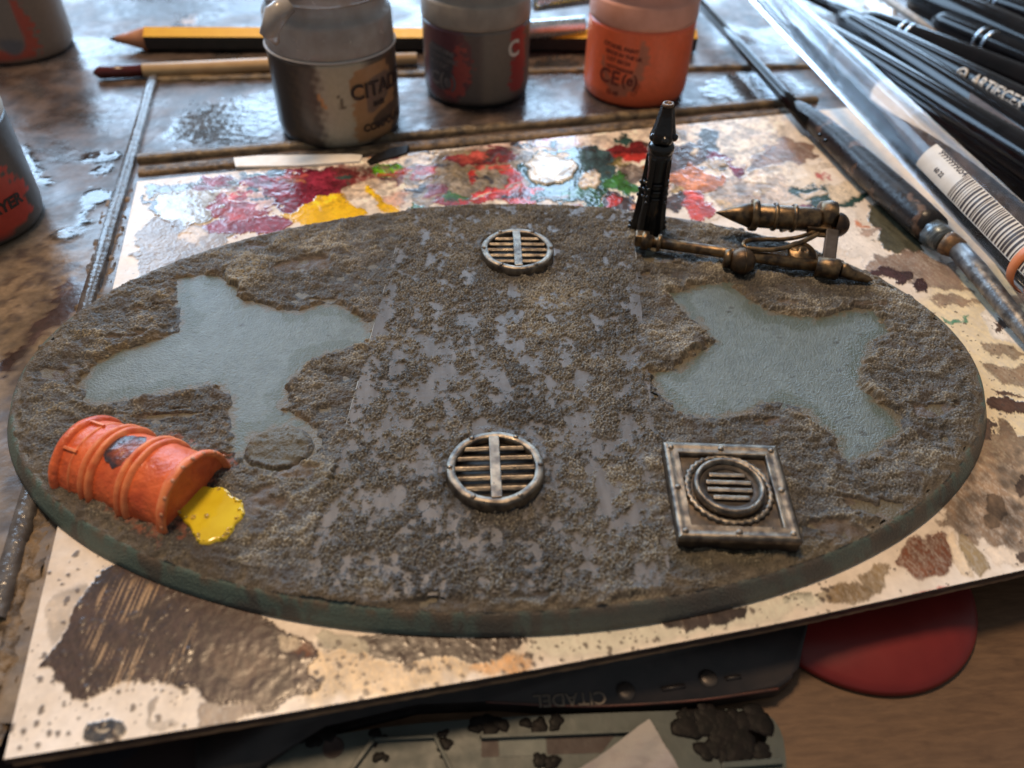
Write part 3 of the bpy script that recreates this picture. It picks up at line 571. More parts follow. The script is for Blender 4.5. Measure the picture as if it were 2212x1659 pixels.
    big = f(.5, 4, 1.6, 51); med = f(.12, .9, 1.3, 52); stra = f(.07, 1.0, 1.3, 53, sx=3.2, sy=1.0, ang=-.12); fine = f(.07, .3, .8, 54); gr = f(.048, .13, .0, 55); gr2 = f(.034, .07, -.3, 56)
    e = np.hypot(X/8.33, Y/5.08)
    Pxy = np.stack([X.ravel()+.045*med.ravel()+.007*fine.ravel(), Y.ravel()+.026*stra.ravel()+.007*fine.ravel()], -1)
    sd = np.minimum(inpoly(Pxy, POOL1), inpoly(Pxy, POOL2)).reshape(ny, nx)
    T = .066+.024*big+.014*med+.006*stra+.003*fine
    lip = .020*np.exp(-((sd-.10)/.09)**2)
    T = (T+lip*(.6+.5*np.clip(med, -1, 1)))*smst(-.04, .14, sd)-.012*(1-smst(-.02, .03, sd))
    smoothzone = np.zeros_like(T); tan_ = np.zeros_like(T)
    DENT = [((655, 570), .62, .34, .055, .3), ((560, 530), .3, .2, .03, .1), ((330, 655), .45, .12, .05, .2), ((690, 640), .28, .12, .045, .1), ((270, 720), .5, .10, .05, .2), ((120, 800), .4, .2, .03, 0),
            ((2020, 880), .42, .22, .045, .1), ((1880, 1090), .48, .25, .07, -.25), ((1800, 1140), .45, .20, .05, .0), ((1665, 905), .30, .14, .045, .2), ((1940, 940), .3, .15, .03, .4),
            ((1840, 560), .35, .12, .04, .2), ((1700, 650), .32, .10, .045, .1), ((1880, 655), .35, .08, .03, .1), ((250, 895), .6, .06, .03, .1), ((360, 895), .5, .08, .05, .1), ((640, 1010), .4, .2, .045, 0),
            ((1425, 555), .35, .2, .06, .0), ((1395, 590), .12, .08, .06, 0), ((560, 1080), .4, .25, .03, .1), ((400, 760), .12, .1, .03, 0), ((1500, 470), .4, .15, .03, 0), ((1650, 490), .6, .2, .05, .1)]
    for (q, rx, ry, dep, ang) in DENT:
        c = W(q, ZT+.08); dx = X-c[0]+.09*med; dy = Y-c[1]+.06*stra; u = dx*cos(ang)+dy*sin(ang); v = -dx*sin(ang)+dy*cos(ang)
        m = 1-smst(.6, 1.05, np.hypot(u/rx, v/ry)); T -= dep*m; smoothzone = np.maximum(smoothzone, m)
        T += .009*np.exp(-((np.hypot(u/rx, v/ry)-1.12)/.16)**2)
    T = T*smst(-.05, .03, sd)-.012*(1-smst(-.03, .02, sd))
    # smooth oval mound beside the tail of the left pool
    c = W((601, 962), ZT+.05); u = (X-c[0])/.52; v = (Y-c[1])/.44; q = np.hypot(u, v)+.04*med
    mnd = 1-smst(.82, 1.0, q); ring = np.exp(-((q-1.12)/.10)**2)
    T = T*(1-mnd)+mnd*(.085+.012*stra-.02*q+.004*fine)-.075*ring
    smoothzone = np.maximum(smoothzone, mnd*.6)
    # strip zone
    s = strip_uv(X, Y)+.03*fine; ins = smst(S0-.03, S0+.05, s)*(1-smst(S1-.28, S1+.12, s+.12*med)); ins *= smst(-4.92, -4.80, Y+.04*med)
    cl = .66*f(.16, 1.1, 1.5, 61, sx=.8, sy=1.15)+.42*f(.09, .34, .8, 62)+.30*f(.034, .10, .1, 63)
    cov = .38+.34*smst(.2, 2.6, Y)+.28*smst(-3.4, -4.9, Y)-.45*np.exp(-((X+1.2)/1.1)**2-((Y+.2)/1.3)**2)+.30*np.exp(-((X-1.7)/.6)**2)*(Y > -2)-.35*np.exp(-((X-1.1)/.55)**2-((Y+3.2)/1.2)**2)-.25*np.exp(-((X+1.7)/.8)**2-((Y+3.3)/.9)**2)
    k = cl+cov-.75*np.exp(-((s-S0-.10)/.11)**2)*(Y < 2.6)*(Y > -2.6)-.35*np.exp(-((s-S1+.28)/.12)**2)
    Ts = .0585+np.clip(k, -.55, .0)*.012+smst(0, 1.3, k)*.022+np.clip(k, 0, 1.8)*.008*(1+.4*np.clip(fine, -1, 1))
    # around the grates grit is piled up
    for q in ((1070, 1008), (1118, 537)):
        c = W(q, .5); d = np.hypot(X-c[0], Y-c[1]); Ts += .05*np.exp(-((d-.80)/.10)**2)*(.5+.6*np.clip(med, -1, 1))
        Ts = np.where(d < .66, .02, Ts)
    T = T*(1-ins)+Ts*ins
    grain = (.0034*gr+.0062*gr2)*(1-.6*smoothzone)*np.where(ins > .5, 1.7*smst(-.05, .5, k), 1.0)
    T += grain*smst(0.0, .03, T)
    T = T*(1-smst(.968, 1.0, e+.010*med+.006*big)*(1-ins))+ins*(.052-T)*smst(.978, 1.0, e)-.01*smst(.99, 1.0, e)
    Z = ZT+np.maximum(T, -.012)
    pc = W((452, 1108), .45); pm = 1-smst(.85, 1.15, np.hypot((X-pc[0])/.62, (Y-pc[1])/.56)); T = np.where(pm > 0, T*(1-pm)+np.minimum(T, .055)*pm, T); Z = ZT+np.maximum(T, -.012)
    # colours: brown paste, darker in the low parts, drybrushed tan on the tips
    loc = 1.1*grain/.0078+.5*np.clip(fine, -1.5, 1.5)+.4*stra+.25*med+.5*big
    dark = np.array((.022, .019, .016)); mid = np.array((.094, .080, .061)); tan = np.array((.31, .285, .22)); gold = np.array((.29, .235, .13))
    a = smst(-1.8, .6, loc)[..., None]; b = smst(.9, 2.9, loc)[..., None]
    C = dark*(1-a)+mid*a; gm = smst(.2, 1.6, big*.6+f(.3, 1.6, 1.2, 71))*smst(-1, -6, X-2*(Y > 1)*0)
    tg = tan*(1-gm[..., None])+gold*gm[..., None]; C = C*(1-b)+tg*b
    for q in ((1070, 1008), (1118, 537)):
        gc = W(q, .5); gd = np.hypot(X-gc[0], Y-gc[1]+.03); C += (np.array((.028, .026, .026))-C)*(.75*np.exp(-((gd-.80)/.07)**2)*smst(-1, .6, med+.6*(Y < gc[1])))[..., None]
    film = ins*(1-smst(-.45, .18, k)); C += (np.array((.112, .106, .106))-C)*film[..., None]
    C *= (1+.13*f(.5, 3, 1.4, 72))[..., None]; C += (np.array((.050, .038, .030))-C)*(.7*smst(.7, 1.6, f(.25, 1.2, 1.3, 77))*(1-ins))[..., None]
    C += (np.array((.105, .074, .058))-C)*(smoothzone*.6)[..., None]
    gs = ins[..., None]; C = C*(1-gs*.30)+gs*.04*np.array((.075, .068, .062))
    C += (np.array((.105, .100, .075))-C)*(mnd*.85)[..., None]; C += (np.array((.055, .055, .04))-C)*(np.clip(ring, 0, 1)*.7)[..., None]
    rim = smst(.955, .995, e+.01*med)[..., None]*.55; C += (np.array((.135, .105, .07))-C)*rim
    oc = smst(.16, .0, sd)*smst(-.3, .8, med); C += (np.array((.17, .115, .055))-C)*(oc*.5*(1-ins))[..., None]
    # orange overspill round the drum
    for q, rx, ry in (((430, 1170), .9, .5),):
        c0 = np.array(W((330, 1150), .45)[:2]); 
    dl = inpoly(Pxy, [W(z, .45)[:2] for z in [(112, 1025), (150, 1050), (200, 1085), (270, 1125), (335, 1170), (360, 1175), (400, 1130), (500, 1000), (495, 980), (380, 935), (260, 915)]]).reshape(ny, nx)
    os_ = (1-smst(-.03, .03, dl+.07*med+.05*fine)); C += (np.array((.26, .075, .04))-C)*(os_*.6*smst(-.8, .6, fine))[..., None]
    yl = .30*np.exp(-((X-3.0)/1.2)**2-((Y+4.35)/.25)**2); C += (np.array((.13, .11, .045))-C)*yl[..., None]
    idx = np.arange(nx*ny).reshape(ny, nx)
    q = np.stack([idx[:-1, :-1], idx[:-1, 1:], idx[1:, 1:], idx[1:, :-1]], -1).reshape(-1, 4)
    Tf = T.ravel(); base = np.where(ins.ravel() > .5, .0555, 0.0); er = e.ravel()
    keep = ((Tf-base)[q] > -.004).any(1) & (er[q] < 1.0).all(1); q = q[keep]
    used = np.unique(q); rm = -np.ones(nx*ny, int); rm[used] = np.arange(len(used))
    P = np.stack([X.ravel(), Y.ravel(), Z.ravel()], -1)[used]
    R = (.60+.1*np.clip(fine, -1, 1)-.10*ins-.12*smoothzone-.24*film).ravel()[used]
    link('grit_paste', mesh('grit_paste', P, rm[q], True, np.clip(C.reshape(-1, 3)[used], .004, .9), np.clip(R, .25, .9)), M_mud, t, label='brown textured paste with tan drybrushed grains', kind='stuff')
    return t
build_base()

# ------------------------------------------------------------------ grates
def grate(pt, label, tilt=(0, 0), rz=0.0):
    c = W(pt, .58); t = thing('round_grate', label, 'grate', c, 'round drain grates on the central strip')
    ex = Vector((cos(rz), sin(rz), tilt[0])).normalized(); ez = ex.cross(Vector((-sin(rz), cos(rz), tilt[1])).normalized()).normalized(); ey = ez.cross(ex)
    c = V3(c)
    lathe('ring', [(.60, -.10), (.60, .0), (.615, .018), (.66, .026), (.715, .02), (.735, .0), (.74, -.04), (.75, -.12), (.75, -.2)], c, M_steel, t, ez, 56, wob=lambda a, h: 1+.006*sin(a*7)+.004*sin(a*13))
    lathe('backing_disc', [(.001, -.10), (.62, -.10), (.63, -.13)], c, M_steelD, t, ez, 40)
    box('centre_bar', c+ez*(-.0), (.16, 1.24, .07), M_steel, t, ax=(ex, ey, ez), bev=.015)
    for k in range(5):
        y = (-.40+.2*k)
        for s in (-1, 1):
            L = math.sqrt(.61**2-y*y)-.07
            P = [c+ex*(s*.07)+ey*y-ez*.03, c+ex*(s*(.07+L))+ey*y-ez*.03]
            box('slat', (P[0]+P[1])/2-ez*.01, (L, .075, .055), M_steel, t, ax=(ex, (ey*.85+ez*.5).normalized(), (ez*.85-ey*.5).normalized()), bev=.018)
    for k in range(6):
        a = k*pi/3+pi/6*0+.0; p = c+ex*(.68*cos(a))+ey*(.68*sin(a))+ez*.02
        lathe('rivet', [(.045, 0), (.04, .018), (.022, .03), (.001, .034)], p, M_steel, t, ez, 10)
    return t
grate((1070, 1008), 'round metal grate on the strip nearest the camera, front one of two', (.01, -.03), rad(-1))
grate((1118, 537), 'round metal grate on the strip at the back of the base, by the standing column', (0, .0), rad(-2))

# ------------------------------------------------------------------ hatch panel
def hatch():
    zc = lambda x, y: .60+.03*(y+3.4)
    cor = [W((1431, 957), .62), W((1676, 966), .62), W((1733, 1172), .62), W((1466, 1164), .60)]
    c = sum(cor)/4; t = thing('vent_panel', 'square metal panel with a round four-slat vent in a toothed ring', 'vent panel', (c[0], c[1], .4))
    o = [V3(p) for p in cor]; cv = V3(c)
    ex = ((o[1]-o[0])+(o[2]-o[3])).normalized(); ey0 = ((o[0]-o[3])+(o[1]-o[2])).normalized(); ez = ex.cross(ey0).normalized()
    L = lambda a, b, s, h: o[0]*(1-a)*b+o[1]*a*b+o[2]*a*(1-b)+o[3]*(1-a)*(1-b)+Vector((0, 0, h))
    def slab(name, a0, a1, b0, b1, h0, h1, mat, bev=.012, inset=.012):
        bm = bmesh.new(); P = [(a0, b0), (a1, b0), (a1, b1), (a0, b1)]
        lo = [bm.verts.new(L(a, b, 0, h0)) for a, b in P]; up = [bm.verts.new(L(a, b, 0, h1)) for a, b in P]
        bm.faces.new(lo[::-1]); bm.faces.new(up)
        for i in range(4): bm.faces.new((lo[i], lo[(i+1) % 4], up[(i+1) % 4], up[i]))
        return link(name, finish(bm, name, bev), mat, t)
    slab('plate', 0, 1, 0, 1, -.24, -.045, surf('dull_plate_metal', (.15, .12, .095), (.07, .06, .054), .30, .46, 6, metal=.88, bscale=50, bdist=.006, mix=(.36, .66)), .02)
    w = .125
    def rail(name, pts):      # mitred rail: outer edge, crown, inner edge
        V = []; F = []
        (o0, o1, i1, i0) = pts; prof = [(-.03, -.05), (-.02, .03), (.18, .050), (.40, .036), (.72, .036), (.92, .052), (1.0, .03), (1.02, -.05)]
        for q, h in prof:
            for a_, b_ in ((o0, i0), (o1, i1)): V.append(L(a_[0]+(b_[0]-a_[0])*q, a_[1]+(b_[1]-a_[1])*q, 0, h))
        for k in range(len(prof)-1): F.append((2*k, 2*k+1, 2*k+3, 2*k+2))
        me = mesh(name, V, F, smooth=True); link(name, me, M_steel, t)
    c4 = [(0, 0), (1, 0), (1, 1), (0, 1)]; n4 = [(w, w), (1-w, w), (1-w, 1-w), (w, 1-w)]
    for k in range(4): rail('frame_rail', (c4[k], c4[(k+1) % 4], n4[(k+1) % 4], n4[k]))
    for a, b in ((w/2, w/2), (.5, w/2), (1-w/2, w/2), (w/2, .5), (1-w/2, .5), (w/2, 1-w/2), (.5, 1-w/2), (1-w/2, 1-w/2)):
        lathe('bolt', [(.05, 0), (.045, .02), (.025, .036), (.001, .04)], L(a, b, 0, .03), M_steel, t, ez, 10)
    cc = L(.5, .52, 0, 0); R = .62
    teeth = lambda a, h: 1+.022*sin(a*34)
    lathe('toothed_ring', [(.655, -.04), (.65, .0), (.63, .018), (.58, .02), (.56, -.02)], cc, M_steel, t, ez, 156, wob=teeth)
    lathe('vent_rim', [(.52, -.02), (.52, .08), (.50, .105), (.47, .11), (.445, .095), (.43, .05), (.42, .02)], cc, M_steel, t, ez, 48)
    lathe('vent_seat', [(.43, .03), (.36, .035), (.34, .0)], cc, M_steelD, t, ez, 40)
    lathe('vent_back', [(.36, .004), (.001, .004)], cc, M_steelD, t, ez, 32)
    ey = ez.cross(ex)
    for k in range(4):
        y = -.21+.14*k; Lh = math.sqrt(.34**2-y*y)*2
        box('vent_slat', cc+ey*y+ez*.035, (Lh, .075, .05), M_steel, t, ax=(ex, ey, ez), bev=.02)
hatch()

# ------------------------------------------------------------------ half-buried drum
def drum():
    A = Vector((-6.66, -2.04, .25)); B = Vector((-4.78, -3.01, .38)); ax = (B-A).normalized(); Ln = (B-A).length; r = .70
    t = thing('oil_drum', 'orange fuel drum lying half buried at the left end of the base', 'drum', (-5.85, -2.5, .35))
    up = Vector((0, 0, 1)); x = ax.cross(up).normalized(); y = x.cross(ax).normalized()
    if y.z < 0: y = -y
    def shell(name, prof, mat, seg=60, closed=False, amp=.008):
        V = []; F = []; ns = seg+1
        for r_, h in prof:
            for k in range(ns):
                a = -.12*pi+1.24*pi*k/seg; w = r_*(1+amp*(sin(a*5+h*7)+.6*sin(a*11+h*13+1)))
                V.append(A+ax*h+(x*cos(a)+y*sin(a))*w)
        for i in range(len(prof)-1):
            for k in range(seg): F.append((i*ns+k, i*ns+k+1, (i+1)*ns+k+1, (i+1)*ns+k))
        return link(name, mesh(name, V, np.array(F)), mat, t)
    P = []
    for h in np.linspace(0.05, Ln-.05, 36): P.append((r-.045+.012*sin(h*6), h))
    shell('shell', P, M_orange)
    for h0 in (.66, 1.34):
        for d in (-.065, .065): shell('hoop', [(r-.06, h0+d-.06), (r+.01, h0+d-.042), (r+.035, h0+d), (r+.01, h0+d+.042), (r-.06, h0+d+.06)], M_orange2, amp=.004)
    shell('rim', [(r-.06, .14), (r+.01, .12), (r+.03, .06), (r+.015, .0), (r-.05, -.01), (r-.09, .04)], M_orange, amp=.006)
    shell('rim', [(r-.05, Ln-.14), (r+.01, Ln-.12), (r+.035, Ln-.05), (r+.02, Ln+.02), (r-.03, Ln+.03), (r-.07, Ln-.04)], M_orange2, amp=.012)
    shell('lid', [(r-.06, Ln-.05), (r-.10, Ln-.07), (r*.6, Ln-.07), (r*.3, Ln-.06), (.001, Ln-.06)], M_orange, amp=.02)
    shell('base_disc', [(r-.08, .04), (.001, .05)], M_orange)
    for a, h in ((.62, .22), (.36, .22)):   # raised cleats near the far rim
        p = A+ax*.22+(x*cos(a*pi)+y*sin(a*pi))*(r-.02); box('cleat', p, (.30, .05, .06), M_orange2, t, ax=(ax, (x*-sin(a*pi)+y*cos(a*pi)).normalized(), (x*cos(a*pi)+y*sin(a*pi)).normalized()), bev=.012)
    shell('far_band', [(r-.05, .30), (r-.02, .315), (r-.02, .345), (r-.05, .36)], M_orange2, amp=.004)
    # dark emblem patch on the crown
    V = []; F = []; n = 28
    ca, ch = .50*pi, 1.0
    ring = []
    for rr_ in (0, .4, .75, 1.0):
        for k in range(n):
            th = 2*pi*k/n; q = 1+.07*sin(th*3+.5)+.05*sin(th*7)+.03*sin(th*11)
            da = .50*rr_*q*cos(th); dh = .25*rr_*q*sin(th); a = ca+da; V.append(A+ax*(ch+dh)+(x*cos(a)+y*sin(a))*(r-.032+.012*(1-rr_)+.004*sin(th*5)))
    for i in range(3):
        for k in range(n): F.append((i*n+k, i*n+(k+1) % n, (i+1)*n+(k+1) % n, (i+1)*n+k))
    link('emblem', mesh('emblem', V, np.array(F)), surf('dark_emblem', (.30, .07, .035), (.05, .035, .045), .2, .38, 2.6, bscale=5, bdist=.05, mix=(.38, .52)), t, label='dark chipped emblem patch')
    for k in range(9):                       # chips on the near rim
        a = pi*(.08+.1*k)+.03*sin(k*5); p = A+ax*(Ln+.0)+(x*cos(a)+y*sin(a))*(r+.025)
        lathe('rust_chip', [(.035, 0), (.025, .012), (.001, .016)], p, M_pwood, t, tuple(x*cos(a)+y*sin(a)), 7)
    # torn lumps of orange where the drum meets the ground
    rs = random.Random(4)
    for side in ():
        for k in range(16):
            h = Ln*k/15; a = (-.02 if side == 0 else 1.02)*pi
            p = A+ax*h+(x*cos(a)+y*sin(a))*(r*.98); p.z = .43+rs.uniform(-.02, .02)
            p += x*(rs.uniform(-.02, .06) if side == 0 else -rs.uniform(-.02, .06))
            s = rs.uniform(.015, .035); lathe('paint_lump', [(s, -.03), (s*.95, 0), (s*.6, s*.4), (.001, s*.55)], p, M_orange, t, (rs.uniform(-.3, .3), rs.uniform(-.3, .3), 1), 9, wob=lambda a, h, q=rs.random()*9: 1+.25*sin(a*3+q))
drum()

def puddle():
    pts = [(1360, 1080), (1400, 1020), (1450, 960), (1500, 925), (1560, 898), (1640, 905), (1700, 900), (1760, 925), (1800, 960), (1840, 1000), (1862, 1050), (1865, 1130), (1840, 1170), (1800, 1220), (1770, 1260), (1740, 1300), (1690, 1325), (1650, 1322), (1600, 1340), (1540, 1345), (1515, 1310), (1500, 1250), (1450, 1200), (1400, 1165), (1370, 1120)]
    o = np.array([W((x*.28, 796+.28*y), .46)[:2] for x, y in pts]); o = smoothpoly(o, 2); n = len(o); _c = o.mean(0); _a = np.arctan2(o[:, 1]-_c[1], o[:, 0]-_c[0]); o = _c+(o-_c)*(1+.035*np.sin(_a*3+1)+.03*np.sin(_a*5)+.025*np.sin(_a*9+2)+.012*np.sin(_a*17))[:, None]; n = len(o); c = o.mean(0)
    V = []; F = []
    for k, z in ((1.04, -.06), (1.02, -.02), (.99, .004), (.95, .018), (.88, .022), (.6, .020), (.001, .018)):
        for p in o: q = c+(p-c)*k; V.append((q[0], q[1], .424+z))
    for i in range(6):
        for j in range(n): F.append((i*n+j, i*n+(j+1) % n, (i+1)*n+(j+1) % n, (i+1)*n+j))
    t = thing('yellow_puddle', 'glossy yellow slime puddle spilling from the orange drum', 'puddle', (c[0], c[1], .45))
    link('slime', mesh('slime', V, np.array(F)), M_yellow, t)
    rs = random.Random(8)
    for k in range(46):
        i = rs.randrange(n) if k > 30 else rs.choice([int(n*.10), int(n*.36), int(n*.44), int(n*.57), int(n*.75), int(n*.97)])+rs.randint(-5, 5)
        p = o[i % n]; q = c+(p-c)*rs.uniform(.86, 1.0); s = rs.uniform(.014, .03)
        lathe('bubble', [(s, -.01), (s*.9, s*.4), (s*.5, s*.8), (.001, s*.95)], (q[0], q[1], .446), M_bead if k % 2 else M_yellow, t, seg=8)
    for q in ((1595, 1140), (1490, 1150)):
        w_ = W((q[0]*.28, 796+.28*q[1]), .445); lathe('bubble', [(.04, -.01), (.035, .02), (.02, .035), (.001, .04)], w_, M_bead, t, seg=10)
puddle()

# ------------------------------------------------------------------ standing column
def column():
    c = Vector((3.18, 3.84, .38)); KX = .82; t = thing('column_piece', 'tall gloss black ribbed column standing upright at the back of the base', 'column', c)
    lathe('shaft', [(r_*KX, h_) for r_, h_ in [(.33, 0), (.32, .25), (.28, .7), (.26, 1.2), (.26, 1.5), (.285, 1.72), (.29, 1.86), (.25, 1.92)]], c, M_black, t, seg=28)
    lathe('collar', [(r_*KX, h_) for r_, h_ in [(.29, 1.87), (.315, 1.90), (.318, 2.0), (.28, 2.05), (.25, 2.07)]], c, M_black, t, seg=28)
    lathe('nozzle', [(r_*KX, h_) for r_, h_ in [(.2, 2.07), (.29, 2.12), (.305, 2.2), (.255, 2.34), (.19, 2.6), (.155, 2.76), (.155, 2.80)]], c, M_black, t, seg=28, wob=lambda a, h: .9+.20*abs(cos(a*2.5))**2)
    lathe('muzzle_cap', [(r_*KX, h_) for r_, h_ in [(.14, 2.80), (.145, 2.83), (.13, 2.86), (.09, 2.865), (.082, 2.83), (.03, 2.83), (.02, 2.86), (.001, 2.865)]], c, surf('scuffed_bronze', (.24, .15, .09), (.08, .05, .035), .4, .55, 12, metal=.6, bscale=30, bdist=.01), t, seg=20)
    for k in range(5):
        a = rad(-128+72*k); d = Vector((cos(a), sin(a), 0)); s = Vector((-sin(a), cos(a), 0))
        V = []; prof = [(.47, 0), (.46, .08), (.42, .35), (.365, .9), (.33, 1.4), (.31, 1.78), (.24, 1.85)]
        for (r_, h) in prof:
            for (dr, ds) in ((-.16, -.05), (0, -.045), (.0, .045), (-.16, .05)): V.append(c+d*(r_*.84+dr*.85)+s*ds+Vector((0, 0, h)))
        F = []
        for i in range(len(prof)-1):
            for j in range(4): F.append((i*4+j, i*4+(j+1) % 4, (i+1)*4+(j+1) % 4, (i+1)*4+j))
        F += [(0, 1, 2, 3), tuple((len(prof)-1)*4+j for j in range(4))]
        me = mesh('buttress', V, F, smooth=False); link('buttress', me, M_black, t)
        for h, rr_ in ((.06, .48), (.18, .47)): lathe('stud', [(.05, -.02), (.045, .02), (.02, .045), (.001, .05)], c+d*(rr_*.84-.01)+Vector((0, 0, h)), M_black, t, d, 10)
        for h, rr_ in ((1.15, .36), (1.0, .37), (.86, .385)): lathe('stud', [(.04, -.02), (.036, .02), (.018, .036), (.001, .04)], c+d*(rr_*.84-.01)+Vector((0, 0, h)), M_black, t, d, 10)
        a2 = a+rad(36); d2 = Vector((cos(a2), sin(a2), 0)); s2 = Vector((-sin(a2), cos(a2), 0))
        for h in (.92, 1.08, 1.24): tube('rung', [c+d2*.225+s2*-.10+Vector((0, 0, h)), c+d2*.245+Vector((0, 0, h)), c+d2*.225+s2*.10+Vector((0, 0, h))], .032, M_black, t, 8)
        lathe('petal', [(.085, 0), (.075, .05), (.04, .085), (.001, .095)], c+d2*.20+Vector((0, 0, 2.2)), M_black, t, d2, 12)
column()

# ------------------------------------------------------------------ pipework lying on the base
def pipes():
    t = thing('pipe_assembly', 'bronze pipework with ball joints and a spiked ringed barrel at the back right', 'pipework', W((1620, 560), .45))
    P = lambda x, y, z: V3(W((x, y), z))
    zz = .62
    a = P(1398, 521, zz); b = P(1780, 577, zz); ax = (b-a).normalized()
    tube('main_pipe', [a, a+(b-a)*.5, b+ax*.05], [.115, .115, .125], M_bronze, t, 20)
    tube('end_fitting', [a-ax*.12, a-ax*.1, a+ax*.02, a+ax*.03, a+ax*.10, a+ax*.11], [.14, .19, .19, .14, .14, .115], M_bronze, t, 18)
    box('end_block', a-ax*.05+Vector((-.05, .05, .02)), (.30, .26, .26), M_bronze, t, rz=-.2, bev=.04)
    tube('pipe_collar', [a+ax*.20, a+ax*.21, a+ax*.28, a+ax*.29], [.12, .18, .18, .12], M_bronze, t, 18)
    s = P(1602, 563, zz); r = .27
    lathe('ball_joint', [(r*sin(k*pi/14)+.0005, -r*cos(k*pi/14)) for k in range(15)], s+Vector((0, -.02, 0)), surf('dark_ball', (.13, .085, .05), (.04, .032, .03), .3, .5, 4, metal=.8, bscale=30, bdist=.006), t, tuple(ax), 28)
    tube('seam', [s+Vector((0, -.02, 0))+Vector((ax.y*0, -cos(q)*(r+.004), sin(q)*(r+.004))) for q in np.linspace(-.3, 2.0, 16)], .008, M_bronze, t, 6)
    tube('ball_collar', [s-ax*.36, s-ax*.35, s-ax*.24, s-ax*.22], [.12, .18, .20, .15], M_bronze, t, 18)
    j = P(1790, 579, zz)
    tube('joint_sleeve', [j-ax*.26, j-ax*.25, j+ax*.16, j+ax*.19, j+ax*.2], [.13, .2, .21, .19, .14], M_bronze, t, 22)
    e = P(1885, 606, zz-.08)
    tube('tail_spike', [j+ax*.22, j+ax*.24, j+ax*.3, (j+e)/2, e-(e-j)*.1, e], [.13, .165, .15, .12, .07, .015], M_bronze, t, 16)
    # link up to the barrel
    k0 = P(1790, 562, .72); k1 = P(1798, 498, .92)
    box('link_bar', (k0+k1)/2, (.26, (k1-k0).length, .12), surf('grey_bronze', (.10, .09, .09), (.05, .042, .038), .42, .55, 4, metal=.7), t, ax=(ax, (k1-k0).normalized(), ax.cross((k1-k0).normalized())), bev=.03)
    # barrel
    zb = .98
    c0 = P(1546, 459, zb-.0); c5 = P(1800, 478, zb); d = (c5-c0).normalized(); Lb = (c5-c0).length
    Q = lambda s_: c0+d*(Lb*s_)
    tube('barrel_spike', [Q(0), Q(.02), Q(.15), Q(.30)], [.006, .03, .15, .27], M_bronze, t, 24)
    tube('barrel', [Q(.30), Q(.32), Q(.6), Q(.86), Q(.88)], [.2, .245, .25, .25, .2], M_bronze, t, 28)
    for q, rr_, w in ((.325, .33, .055), (.50, .295, .03), (.66, .295, .03)):
        tube('barrel_ring', [Q(q-w/2-.005), Q(q-w/2), Q(q), Q(q+w/2), Q(q+w/2+.005)], [.24, rr_*.96, rr_, rr_*.96, .24], M_bronze, t, 28)
    m = P(1790, 466, zb+.02)
    tube('barrel_clamp', [m-d*.22, m-d*.2, m, m+d*.12, m+d*.14], [.2, .28, .32, .29, .2], M_bronze, t, 24)
    dm = P(1812, 486, zb-.05); r = .26
    lathe('dome_end', [(r*cos(k*pi/18), r*sin(k*pi/18)) for k in range(9)]+[(.001, r)], dm-d*.05, surf('dark_dome', (.11, .07, .045), (.04, .03, .028), .3, .45, 4, metal=.8), t, tuple(d+Vector((0, -.3, 0))), 24)
    box('saddle', P(1768, 494, .90), (.50, .16, .14), M_bronze, t, ax=(d, Vector((-d.y, d.x, 0)).normalized(), Vector((0, 0, 1))), bev=.03)
    box('saddle_plate', P(1778, 508, .88), (.46, .12, .05), M_bronze, t, ax=(d, Vector((-d.y, d.x, 0)).normalized(), Vector((0, 0, 1))), bev=.015)
    tube('saddle_foot', [P(1690, 476, .85), P(1698, 494, .76)], [.10, .14], M_bronze, t, 12)
    # bent wires
    w1 = [P(1760, 500, .86), P(1730, 512, .80), P(1690, 518, .74), P(1640, 517, .72), P(1612, 519, .74), P(1605, 527, .78), P(1610, 536, .76), P(1628, 541, .72)]
    tube('bent_rod', chaikin(w1, 2), .045, M_bronze, t, 10)
    w2 = [P(1612, 536, .80), P(1660, 541, .80), P(1700, 535, .82), P(1740, 520, .86), P(1768, 505, .90)]
    tube('bent_rod', chaikin(w2, 2), .05, M_bronze, t, 10)
    # oval knob
    kc = P(1735, 545, .76); dk = Vector((.1, -.35, 1))
    lathe('valve_wheel', [(.001, .02), (.05, .02), (.06, .06), (.10, .07), (.12, .03), (.26, .01), (.31, -.03), (.30, -.07), (.2, -.1), (.001, -.1)], kc, M_bronze, t, dk, 28)
    tube('valve_stem', [kc+Vector((-.25, .06, 0)), kc+Vector((-.05, .02, .03))], [.06, .05], M_bronze, t, 10)
pipes()

